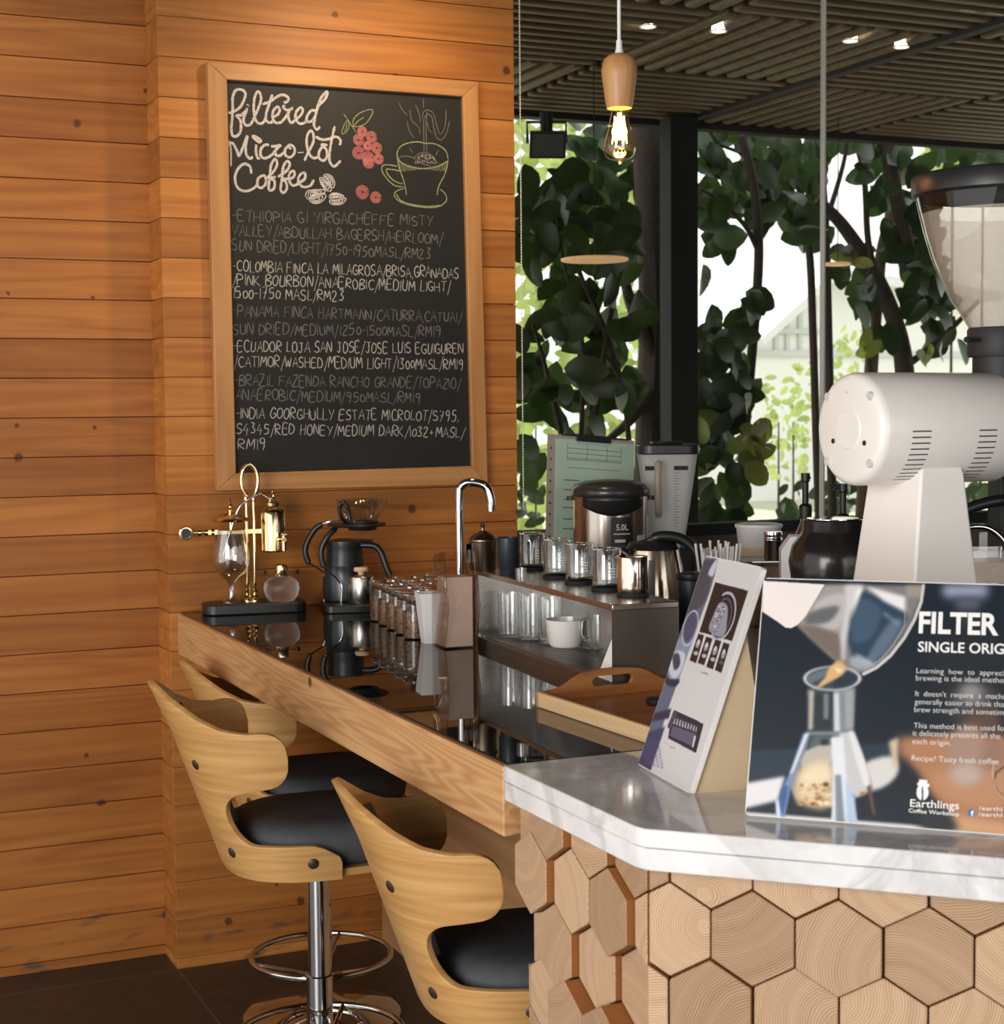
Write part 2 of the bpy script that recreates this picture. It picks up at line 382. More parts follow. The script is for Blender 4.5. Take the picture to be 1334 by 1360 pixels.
# leaves: dark leathery uppers that let some light through
def leafmat(name, c1, c2, tr, trc):
    t = NT(name); a = t.N('ShaderNodeAttribute', attribute_name='tone').outputs['Fac']
    co = t.coord(); n = t.noise(co, 25, 2)
    col = t.mix(t.math('MULTIPLY', a, t.math('ADD', n, 0.5), clamp=True), c1, c2)
    t.set(color=col, rough=0.34, spec=0.45)
    tl = t.N('ShaderNodeBsdfTranslucent'); tl.inputs[0].default_value = (*trc, 1); mx = t.N('ShaderNodeMixShader'); mx.inputs[0].default_value = tr
    t.L(t.bsdf.outputs[0], mx.inputs[1]); t.L(tl.outputs[0], mx.inputs[2]); t.L(mx.outputs[0], t.out.inputs[0]); return t.m
M_leaf = leafmat('rubber_leaf', (0.010, 0.022, 0.011), (0.030, 0.055, 0.022), 0.10, (0.10, 0.20, 0.04))
M_leafy = leafmat('young_leaf', (0.05, 0.075, 0.02), (0.14, 0.13, 0.03), 0.35, (0.30, 0.34, 0.06))
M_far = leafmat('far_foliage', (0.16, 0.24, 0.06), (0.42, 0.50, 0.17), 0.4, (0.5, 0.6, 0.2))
# ------------------------------------------------------------------ the room shell
ZB = 1.039                                   # top of the bar and the counters
def planks(name, x0, x1, y0, y1, mat):
    m = MB(); g = 0.0008; k0 = int((0-PLANK0)//PLANKH)
    z = PLANK0 + k0*PLANKH
    while z < 3.0:
        a, b = max(z+g, 0.0), min(z+PLANKH-g, 3.0)
        if b > a+0.01: m.box(x0, x1, y0, y1, a, b)
        z += PLANKH
    o = structure(m.build(name, mat, None, bevel=0.0011, seg=1))
    c = MB().box(x0+0.004, x1-0.004, y0+0.004, y1-0.004, 0, 3.0).build('plank_joints', M_gap, o); return o
planks('wall_left', -3.4, 0.03, 0.15, 0.25, M_plankA)
planks('wall_back', 0.0, 1.10, 0.0, 0.15, M_plankB)
structure(MB().box(-3.4, 9, -9.1, 0.16, -0.05, 0.0).build('floor', M_floor, None))
structure(MB().box(1.2, 9.0, -9.1, -9.0, 0.0, 3.05).build('unseen_wall_front', plain('unseen_front_wall_paint', (0.16, 0.12, 0.085), 0.8), None))  # unseen wall, added to keep bright sky out of the window's reflections
structure(MB().box(8.9, 9.0, -9.0, 0.0, 0.0, 3.05).build('unseen_wall_right', plain('unseen_side_wall_paint', (0.16, 0.12, 0.085), 0.8), None))  # unseen as well, closes off sky the panes would mirror
# slatted ceiling running out over the terrace
E_Y = 2.46
ce = structure(MB().box(-3.4, 9, -9.1, E_Y, 3.045, 3.12).build('ceiling', M_canopy, None))
m = MB(); P = 1.0; pit = 0.098; wv = 0.052
for ix in range(-1, 6):
    for iy in range(0, 4):
        xa = 3.11 + (ix-2)*P; yb = E_Y - 0.05 - iy*P; xb = xa+P; ya = yb-P
        n = int(P/pit)
        for q in range(n):
            o = (q+0.5)*P/n
            if (ix+iy) % 2: m.box(xa+0.02, xb-0.02, ya+o-wv/2, ya+o+wv/2, 3.0, 3.045)
            else: m.box(xa+o-wv/2, xa+o+wv/2, ya+0.02, yb-0.02, 3.0, 3.045)
m.build('slats', M_slat, ce, bevel=0.012, seg=2)
m = MB().box(-3.4, 9, E_Y-0.05, E_Y+0.03, 2.975, 3.10)
m.box(3.085, 3.135, -1.6, E_Y-0.05, 2.985, 3.045); m.build('edge_beam', M_canopy, ce)
# shop window: two panes meeting at an open joint, above a low wall with a dark sill
GX0, GXJ, GX1 = 1.105, 2.267, 4.6
structure(MB().box(GX0, GXJ-0.004, 0.026, 0.036, 1.225, 2.995).build('window_1', M_window, None))
structure(MB().box(GXJ+0.004, GX1, 0.026, 0.036, 1.225, 2.995).build('window_2', M_window, None))
structure(MB().box(GXJ-0.003, GXJ+0.003, 0.018, 0.042, 1.23, 2.998).build('trim_1', plain('joint_seal', (0.40, 0.39, 0.36), 0.35), None))
structure(MB().box(GX0, GX1, -0.005, 0.075, 1.19, 1.228).build('trim_2', M_post, None, bevel=0.003))
structure(MB().box(1.10, GX1, 0.0, 0.12, 0.0, 1.19).build('wall_window', plain('low_wall_paint', (0.10, 0.085, 0.07), 0.7), None))
# terrace, lawn and street beyond
structure(MB().box(-14, 26, 0.17, 4.2, -0.06, -0.005).build('terrace', plain('terrace_paving', (0.34, 0.32, 0.28), 0.8), None))
structure(MB().box(-20, 50, 4.2, 60, -0.10, -0.02).build('ground', plain('pale_ground', (0.45, 0.47, 0.33), 0.9, speck=0.15), None))

# ------------------------------------------------------------------ bar counter
bar = thing('bar_counter', 'pine-fronted bar counter with black glass top against the plank wall', 'counter', (0.021, 0, 0))
L_ = 2.254
MB().box(0, 0.042, -L_, -0.001, 0.919, 1.0355).build('fascia', M_beam, bar, bevel=0.003)
g = MB().box(0.012, 0.68, -L_, -0.002, 1.0305, ZB).build('glass_top', M_blackglass, bar, bevel=0.0012); g['label'] = 'black glass top'
MB().box(0.042, 0.66, -L_+0.003, -0.003, 0.985, 1.0295).build('top_board', M_under, bar)
MB().box(0.61, 0.65, -2.22, -0.003, 0.0, 0.985).build('body_panel', M_under, bar)
for yy in (-0.45, -1.15, -1.85): MB().box(0.042, 0.61, yy-0.02, yy+0.02, 0.925, 0.985).build('bracket', M_under, bar)

# ------------------------------------------------------------------ marble counter with hexagon cladding
ctr = thing('service_counter', 'white marble service counter clad in wooden hexagon blocks', 'counter', (0, 0, 0))
top = [(0.02, -2.258), (0.02, -2.695), (0.026, -2.715), (1.25, -3.92), (1.95, -3.25), (1.12, -2.258)]
mm = MB().prism(top, 1.0125, ZB); mm.build('marble_top', M_marble, ctr, bevel=0.002)
tin = [(0.0215, -2.2585), (0.0215, -2.6955), (0.0275, -2.7165), (1.25, -3.918), (1.9485, -3.25), (1.1185, -2.2595)]
mm = MB().prism(tin, 0.981, 1.0118); mm.build('marble_apron', M_marble, ctr, bevel=0.0015)
mm = MB().prism([(0.075, -2.262), (0.075, -2.68), (1.26, -3.85), (1.8, -3.25), (1.06, -2.262)], 0.0, 0.981); mm.build('carcass', plain('carcass', (0.10, 0.04, 0.014), 0.8), ctr)
def clip(poly, nrm, d):                     # keep p.n >= d
    out = []
    for i in range(len(poly)):
        a, b = poly[i], poly[(i+1) % len(poly)]; da = a[0]*nrm[0]+a[1]*nrm[1]-d; db = b[0]*nrm[0]+b[1]*nrm[1]-d
        if da >= 0: out.append(a)
        if (da >= 0) != (db >= 0): q = da/(da-db); out.append((a[0]+q*(b[0]-a[0]), a[1]+q*(b[1]-a[1])))
    return out
def hexface(name, org, sdir, nrm, s0, s1, c0, z0, depth):
    rnd = random.Random(sum(ord(ch) for ch in name)); m = MB(); RP = 0.0681; RH = 0.0665
    tone = m.bm.verts.layers.float.new('tone'); side = m.bm.faces.layers.float.new('side')
    org, sdir, nrm = Vector(org), Vector(sdir).normalized(), Vector(nrm).normalized()
    W = RP*math.sqrt(3)
    for row in range(-8, 3):
        for colm in range(-6, 18):
            cx = c0 + (colm + 0.5*(row % 2))*W; cz = z0 + row*1.5*RP
            poly = [(cx+RH*cos(R(90+60*i)), cz+RH*sin(R(90+60*i))) for i in range(6)]
            poly = clip(poly, (1, 0), s0); poly = clip(poly, (-1, 0), -s1) if poly else poly
            poly = clip(poly, (0, 1), 0.35) if poly else poly; poly = clip(poly, (0, -1), -0.9795) if poly else poly
            if len(poly) < 3: continue
            h = rnd.choice(depth); tn = rnd.random(); an = rnd.uniform(0, 2*pi); rr = rnd.uniform(0.045, 0.13)
            oc = (cx+rr*cos(an), cz+rr*sin(an))
            lo = [m.v(org+sdir*p[0]+Vector((0, 0, p[1]))) for p in poly]
            hi = [m.v(org+sdir*p[0]+Vector((0, 0, p[1]))+nrm*h) for p in poly]
            for q in lo+hi: q[tone] = tn
            fc = m.f(hi, [(p[0]-oc[0], p[1]-oc[1]) for p in poly]); fc[side] = 0
            for i in range(len(poly)):
                j = (i+1) % len(poly); fc = m.f([lo[i], lo[j], hi[j], hi[i]])
                if fc: fc[side] = 1
    return m
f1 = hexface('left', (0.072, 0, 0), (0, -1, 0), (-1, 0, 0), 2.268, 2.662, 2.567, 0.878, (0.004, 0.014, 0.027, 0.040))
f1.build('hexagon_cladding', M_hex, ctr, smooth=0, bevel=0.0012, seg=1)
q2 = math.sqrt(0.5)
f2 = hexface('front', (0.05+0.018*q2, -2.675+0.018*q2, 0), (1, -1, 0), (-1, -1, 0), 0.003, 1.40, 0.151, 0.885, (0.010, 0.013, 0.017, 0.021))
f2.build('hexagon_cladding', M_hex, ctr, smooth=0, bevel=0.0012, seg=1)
# staff worktop behind bar and counter
wk = thing('staff_worktop', 'grey-brown staff worktop along the window behind the bar', 'worktop', (0, 0, 0))
pw = [(0.715, -2.245), (1.30, -2.245), (1.30, -0.95), (4.5, -0.95), (4.5, -0.012), (0.715, -0.012)]
MB().prism(pw, 1.0, ZB).build('top', plain('worktop_laminate', (0.30, 0.24, 0.18), 0.35), wk, bevel=0.003)
pw2 = [(0.735, -2.235), (1.26, -2.235), (1.26, -0.91), (4.45, -0.91), (4.45, -0.02), (0.735, -0.02)]
MB().prism(pw2, 0.0, 1.0).build('cabinet_body', M_blackmatte, wk)
# ------------------------------------------------------------------ chalkboard menu
O4 = [(0.132, 2.598), (0.965, 2.601), (0.985, 1.381), (0.137, 1.387)]      # outer frame corners on the wall: TL TR BR BL
I4 = [(0.189, 2.551), (0.915, 2.553), (0.934, 1.439), (0.193, 1.435)]
brd = thing('chalkboard_menu', 'wood-framed chalkboard coffee menu hanging on the plank wall', 'chalkboard', (0.137, -0.002, 1.387))
ox, oz = 0.137, 1.387
def loc(p): return (p[0]-ox, p[1]-oz)
for i in range(4):
    j = (i+1) % 4
    m = MB(); P4 = [loc(O4[i]), loc(O4[j]), loc(I4[j]), loc(I4[i])]
    m.prism(P4, 0.0, -0.032, 'XZ')
    m.build('frame_rail', wood('rail%d' % i, (0.50, 0.25, 0.088), (0.37, 0.16, 0.048), 'X' if i % 2 == 0 else 'Z', 0.42, 1.4), brd, bevel=0.0025)
m = MB(); m.prism([loc(p) for p in I4], -0.004, -0.016, 'XZ'); m.build('slate', M_slate, brd)
_h = {}
def bd(px, py):
    p = onY(px, py, -0.0185); return Vector((p.x-ox, 0, p.z-oz))
_rc = [0]
def ribbon(m, pts, w, y=-0.0166, jit=0.12, rnd=random.Random(3)):
    _rc[0] += 1; y = y-0.00003*(_rc[0] % 23)
    P = [Vector(p) for p in pts]; n = len(P)
    L_, R_ = [], []
    for i, p in enumerate(P):
        t = P[min(i+1, n-1)]-P[max(i-1, 0)]
        if t.length < 1e-7: t = Vector((1, 0, 0))
        t.normalize(); nn = Vector((-t.z, 0, t.x)); q = w*0.5*(1+rnd.uniform(-jit, jit))
        if i in (0, n-1): q *= 0.6
        L_.append(m.v((p.x+nn.x*q, y-4e-6*i, p.z+nn.z*q))); R_.append(m.v((p.x-nn.x*q, y-4e-6*i, p.z-nn.z*q)))
    for i in range(n-1): m.f([L_[i], L_[i+1], R_[i+1], R_[i]])
def disc(m, c, r, y, n=14, sz=1.0):
    m.f([m.v((c.x+r*cos(2*pi*i/n), y, c.z+r*sz*sin(2*pi*i/n))) for i in range(n)])
# block capitals as chalk strokes on a 0..0.62 x 0..1 cell
GL = {'A': 'M0,0 .28,1 .58,0|.1,.36 .48,.38', 'B': '0,0 .02,1 .4,.95 .45,.72 .05,.55 .5,.42 .48,.08 0,0', 'C': '.52,.85 .3,1 .05,.7 .05,.25 .28,0 .55,.12',
 'D': '0,0 .02,1 .4,.85 .52,.5 .36,.08 0,0', 'E': '.5,1 .02,1 .02,0 .5,.02|.02,.52 .4,.54', 'F': '.52,1 .02,1 0,0|.02,.52 .4,.54', 'G': '.52,.85 .3,1 .05,.7 .05,.25 .3,0 .52,.15 .52,.42 .3,.42',
 'H': '.02,1 0,0|.5,1 .5,0|0,.5 .5,.52', 'I': '.06,1 .06,0', 'J': '.1,1 .55,1|.36,1 .36,.15 .2,0 .04,.15', 'K': '.02,1 0,0|.5,1 .03,.45 .54,0', 'L': '.04,1 .02,0 .46,.02', 'M': '0,0 .1,1 .32,.35 .56,1 .64,0',
 'N': '0,0 .04,1 .48,.02 .52,1', 'O': '.28,1 .05,.75 .04,.25 .27,0 .5,.25 .5,.75 .28,1', 'P': '0,0 .02,1 .42,.92 .46,.62 .04,.46', 'Q': '.28,1 .05,.75 .04,.25 .27,0 .5,.25 .5,.75 .28,1|.35,.2 .56,-.08',
 'R': '0,0 .02,1 .42,.92 .44,.62 .04,.48 .52,0', 'S': '.48,.88 .26,1 .05,.8 .12,.56 .44,.42 .46,.14 .22,0 .0,.12', 'T': '-.02,1 .56,1|.28,1 .26,0', 'U': '.02,1 .04,.2 .24,0 .46,.2 .48,1', 'V': '0,1 .26,0 .52,1',
 'W': '0,1 .14,0 .32,.7 .48,0 .64,1', 'X': '0,1 .5,0|.5,1 0,0', 'Y': '0,1 .26,.5|.54,1 .2,0', 'Z': '.02,1 .5,1 0,0 .54,.02', '0': '.24,.8 .05,.6 .06,.2 .24,.05 .42,.25 .42,.6 .24,.8', '1': '.12,.95 .12,0',
 '2': '.04,.78 .22,.98 .42,.75 .02,.02 .5,.02', '3': '.04,.95 .42,.95 .2,.56 .44,.36 .34,.05 .0,.06', '4': '.3,1 0,.35 .5,.35|.36,.62 .34,-.1', '5': '.46,1 .1,1 .06,.58 .36,.6 .44,.3 .28,.02 .0,.06', '7': '.0,.97 .46,.97 .16,-.08|.1,.48 .44,.5',
 '9': '.42,.62 .22,.5 .04,.7 .2,.96 .42,.85 .4,.3 .28,-.1', '/': '.0,-.3 .42,1.12', '-': '.02,.5 .34,.52', '+': '.02,.45 .42,.45|.22,.7 .22,.2', ',': '.06,.08 .02,-.18', '.': '.04,.04 .07,.0'}
GW = {'I': .24, 'M': .78, 'W': .78, '/': .46, '-': .46, ',': .24, '.': .22, ' ': .42, '1': .30, 'L': .58, 'J': .66, '0': .56}
def chalk_line(m, text, p0, p1, h, w, seed):
    """writes text between two ends of its baseline, cap height h (m), pen width w"""
    rnd = random.Random(seed); acc = 'É' in text; text = text.replace('É', 'E\x01')
    tot = sum(GW.get(ch, .68) for ch in text if ch != '\x01'); d = p1-p0; L_ = d.length; d.normalize(); up = Vector((-d.z, 0, d.x)); up = up if up.z > 0 else -up
    k = L_/tot; x = 0.0
    for ch in text:
        if ch == '\x01':
            a = p0+d*((x-.45)*k)+up*h*1.12; ribbon(m, [a, a+d*0.004+up*0.006], w, rnd=rnd); continue
        if ch in GL:
            hs = h*rnd.uniform(.9, 1.08); by = rnd.uniform(-.06, .06)*h; sl = rnd.uniform(-.05, .1)
            for st in GL[ch].replace('M0', '0').split('|'):
                pts = [tuple(float(q) for q in s_.split(',')) for s_ in st.split()]
                pts = [(a+rnd.uniform(-.03, .03)+sl*b, b+rnd.uniform(-.03, .03)) for a, b in pts]
                P = [p0 + d*((x+a)*k) + up*(by+b*hs) for a, b in pts]
                if len(P) > 3: P = smooth_path(P, 3)
                ribbon(m, P, w, rnd=rnd)
        x += GW.get(ch, .68)
LINES = [
 ('d', '-ETHIOPIA G1 YIRGACHEFFE MISTY', (308, 294), (577, 300)), ('d', 'VALLEY/ABDULLAH BAGERSH/HEIRLOOM/', (308, 312), (589, 324)), ('d', 'SUN DRIED/LIGHT/1750-1950MASL/RM23', (308, 333), (574, 344)),
 ('b', '-COLOMBIA FINCA LA MILAGROSA/BRISA,GRANADAS', (309, 360), (611, 370)), ('b', '/PINK BOURBON/ANAEROBIC/MEDIUM LIGHT/', (309, 378), (600, 388)), ('b', '1500-1750 MASL/RM23', (309, 396), (459, 400)),
 ('d', '-PANAMA FINCA HARTMANN/CATURRA,CATUAI/', (309, 420), (615, 428)), ('d', 'SUN DRIED/MEDIUM/1250-1500MASL/RM19', (309, 444), (588, 447)),
 ('b', '-ECUADOR LOJA SAN JOSÉ/JOSE LUIS EGUIGUREN', (310, 467), (617, 470)), ('b', '/CATIMOR/WASHED/MEDIUM LIGHT/1300MASL/RM19', (311, 487), (617, 491)),
 ('d', '-BRAZIL FAZENDA RANCHO GRANDE/TOPAZIO/', (311, 512), (613, 516)), ('d', 'ANAEROBIC/MEDIUM/950MASL/RM19', (313, 531), (561, 536)),
 ('b', '-INDIA GOORGHULLY ESTATE MICROLOT/S795,', (313, 556), (611, 559)), ('b', 'S4345/RED HONEY/MEDIUM DARK/1032+MASL/', (314, 576), (618, 581)), ('b', 'RM19', (316, 597), (356, 597))]
ENT = {}
for i, (c, tx, a, b) in enumerate(LINES):
    if tx[0] == '-': cur = MB(); ENT[i] = (cur, c)
    chalk_line(cur, tx, bd(*a), bd(*b), 0.031, 0.0025, i)
def S(off, sc, pts): return [bd(off[0]+sc*x, off[1]+sc*y) for x, y in pts]
Z1 = ((295, 105), .12744); Z2 = ((445, 115), .12744)
TITLE = [[(65,350),(110,345),(190,290),(235,200),(240,140),(200,110),(140,120),(110,200),(110,300),(105,420),(95,520),(110,590),(160,590),(195,530),(190,430),(150,380),(200,375),(250,330)],
 [(262,300),(245,360),(225,410),(230,460),(265,485),(305,460),(335,400),(395,260),(405,180),(375,130),(340,190),(330,300),(340,400),(370,455),(420,460),(460,400)],[(255,265),(285,280)],
 [(525,160),(495,250),(460,360),(460,430),(500,455),(545,430)],[(420,262),(500,235),(580,180),(640,165),(690,195),(680,235),(640,245)],
 [(520,400),(580,370),(600,320),(575,290),(535,330),(525,400),(560,455),(620,445),(680,370),(700,320)],[(650,270),(640,300),(690,325),(740,300),(700,330),(690,400),(720,455),(770,420),(825,370),(840,320),(815,300),(775,340),(765,410),(800,460),(850,460),(880,430)],
 [(980,330),(930,330),(885,390),(885,440),(930,440),(970,390),(1000,290),(1080,200),(1095,130),(1030,200),(990,310),(965,420),(960,490),(990,525),(1020,495)],
 [(70,640),(90,740),(92,910)],[(80,660),(120,680),(160,760),(175,800),(210,730),(265,590),(245,700),(255,790),(290,830),(320,810)],[(355,680),(355,760),(370,820),(395,830)],[(310,595),(380,655),(405,640),(350,600),(310,595)],
 [(490,690),(450,685),(405,730),(405,800),(450,825),(520,790),(555,740)],[(510,700),(560,700),(610,690),(560,740),(560,790),(600,800),(640,770),(665,740)],[(700,690),(660,730),(660,790),(710,815),(755,770),(750,710),(710,685),(690,700),(720,730)],[(790,765),(850,765)],
 [(860,850),(890,780),(950,660),(950,570),(920,540),(885,600),(885,700),(915,790),(960,825),(1000,810)],[(1060,690),(1015,750),(1010,820),(1060,850),(1095,800),(1085,730),(1050,700),(1040,680),(1100,690)],[(1175,490),(1150,600),(1125,740),(1120,850),(1160,910),(1200,890),(1235,850)],[(975,600),(1040,630),(1110,625),(1190,600),(1235,640),(1225,690)],
 [(305,985),(290,910),(230,885),(170,930),(135,1020),(150,1110),(200,1160),(270,1165),(340,1130),(370,1090)],[(420,1005),(375,1040),(370,1110),(410,1135),(455,1090),(450,1020),(420,1000)],
 [(455,1040),(540,960),(575,880),(550,835),(510,900),(500,1000),(485,1130),(510,1160),(545,1130),(545,1060),(500,1035),(560,1020)],[(580,1020),(670,960),(705,890),(680,855),(640,910),(625,1030),(610,1150),(640,1185),(675,1140),(665,1070),(620,1045),(690,1040)],
 [(690,1050),(745,1020),(755,970),(725,960),(700,1000),(700,1060),(740,1110),(800,1085),(860,1040),(865,985),(835,980),(800,1020),(800,1085),(850,1125),(920,1110),(955,1050)]]
mw = MB()
for st in TITLE: ribbon(mw, smooth_path(S(*Z1, st), 5) if len(st) > 2 else S(*Z1, st), 0.0074 if len(st) > 3 else 0.0055)
mw.build('title_lettering', M_chw, brd, smooth=0, flip=False)['label'] = 'white chalk heading'
for i, (cur, c) in ENT.items():
    o = cur.build('chalk_lettering', M_chb if c == 'b' else M_chd, brd, smooth=0, flip=False)
    o['label'] = ('bright' if c == 'b' else 'faint') + ' chalk entry beginning ' + LINES[i][1].split()[0][1:].capitalize()
mw = MB(); mp = MB(); mg = MB(); mk = MB()
BEANS = [[(1015,1030),(1060,1035),(1130,1120),(1135,1165),(1090,1160),(1035,1100),(1015,1030)],[(1055,1010),(1080,990),(1140,1010),(1175,1080),(1160,1130),(1135,1120),(1100,1050),(1055,1010)],
 [(870,1220),(885,1170),(950,1155),(1065,1155),(1060,1190),(980,1195),(900,1250),(870,1220)],[(910,1265),(960,1215),(1075,1200),(1065,1255),(1000,1295),(945,1290),(910,1265)],
 [(1115,1230),(1150,1190),(1220,1195),(1270,1225),(1200,1235),(1115,1240)],[(1120,1260),(1200,1260),(1290,1240),(1265,1290),(1200,1310),(1135,1300),(1120,1260)]]
for bi, st in enumerate(BEANS):
    if bi % 2 == 0: mw = MB()
    P = S(*Z1, st); c = sum(P, Vector())/len(P)
    for k in (1.0, 0.68, 0.36): ribbon(mw, smooth_path([c+(p-c)*k for p in P], 3), 0.0030)
    if bi % 2: mw.build('chalk_bean', M_chw, brd, smooth=0, flip=False)
mw = MB(); BER = {}
for x, y, r in ((285,470,50),(380,525,55),(245,555,55),(340,620,45),(435,640,55),(245,690,62),(345,745,62),(350,790,58),(455,755,50),(285,1100,66),(425,1155,56)):
    mp = BER.setdefault(min((285, 425), key=lambda q: abs(q-x)) if y > 1000 else 0, MB())
    c = bd(445+.12744*x, 115+.12744*y); rr = r*.12744*0.00232
    for k in (1.0, 0.78, 0.55, 0.3):
        ribbon(mp, [c+Vector((rr*k*cos(a*pi/8), 0, rr*k*sin(a*pi/8))) for a in range(17)], 0.0025 if k < 1 else 0.0018, y=-0.0166 if k < 1 else -0.0169)
for st in ([(90,285),(150,370),(225,485)],[(190,420),(195,340),(270,270),(390,240),(370,320),(300,400),(190,420)],[(190,420),(240,360),(300,320)],[(130,350),(95,400),(70,490),(120,470),(150,400),(130,350)],[(100,470),(120,420),(125,380)]):
    ribbon(mg, smooth_path(S(*Z2, st), 4), 0.0022)
CUP = [[(650,740),(650,680),(690,620),(760,590),(850,575),(940,590),(1030,595),(1110,630),(1160,680),(1180,760)],[(650,735),(700,800),(800,840),(930,855),(1080,830),(1180,770)],[(650,740),(670,850),(710,960),(735,1060),(745,1130)],[(1180,770),(1150,900),(1100,1000),(1075,1060),(1065,1130)],
 [(650,830),(560,815),(495,825),(495,890),(550,970),(620,1030),(710,1045)],[(670,880),(600,865),(535,865),(560,930),(630,990),(710,1015)],[(720,1060),(640,1090),(620,1140),(680,1200),(800,1240),(950,1260),(1080,1250),(1160,1190),(1150,1120),(1095,1070)],[(640,1120),(690,1190),(820,1232),(960,1248),(1090,1238)]]
for st in CUP: ribbon(mg, smooth_path(S(*Z2, st), 5), 0.0030)
for k in range(26):
    q = k/25; ribbon(mg, S(*Z2, [(665+510*q, 770+75*sin(pi*q)), (690+460*q, 800+60*sin(pi*q)+85*abs(2*q-1)**1.4)]), 0.0026)
for st in ([(670,735),(740,725),(820,745),(900,800),(1000,830)],[(820,750),(870,700),(950,690),(1020,730),(1075,800)],[(920,120),(925,225)],[(960,690),(950,480),(955,320),(960,260)],[(930,690),(925,480),(925,330)],[(915,330),(920,270),(960,245),(1020,270),(1050,360),(1080,470),(1110,490),(1150,400),(1160,240)],[(930,330),(970,290),(1010,320),(1030,430),(1060,530),(1110,555),(1160,490),(1195,360)],
 [(665,160),(700,240),(755,300)],[(780,240),(800,350),(870,420),(885,490)],[(840,190),(880,290),(890,370)],[(755,360),(770,450),(820,530)],[(780,640),(810,690)],[(1080,660),(1050,720)],[(960,370),(980,450),(1010,480)]):
    ribbon(mk, smooth_path(S(*Z2, st), 4), 0.0019)
rb = random.Random(5)
for k in range(120):
    a, r = rb.uniform(0, pi), math.sqrt(rb.random()); x, y = 945+r*110*cos(a)*1.0, 800-r*100*sin(a); disc(mw, bd(445+.12744*x, 115+.12744*y), 0.0011, -0.0168, 6)
mw.build('chalk_coffee', M_chw, brd, smooth=0, flip=False)
for q in BER.values(): q.build('chalk_berries', M_chp, brd, smooth=0, flip=False)['label'] = 'pink chalk berries'
mg.build('chalk_cup', M_chg, brd, smooth=0, flip=False)['label'] = 'yellow-green chalk cup and leaves'; mk.build('chalk_steam', M_chd, brd, smooth=0, flip=False)['label'] = 'faint grey chalk steam and spout'
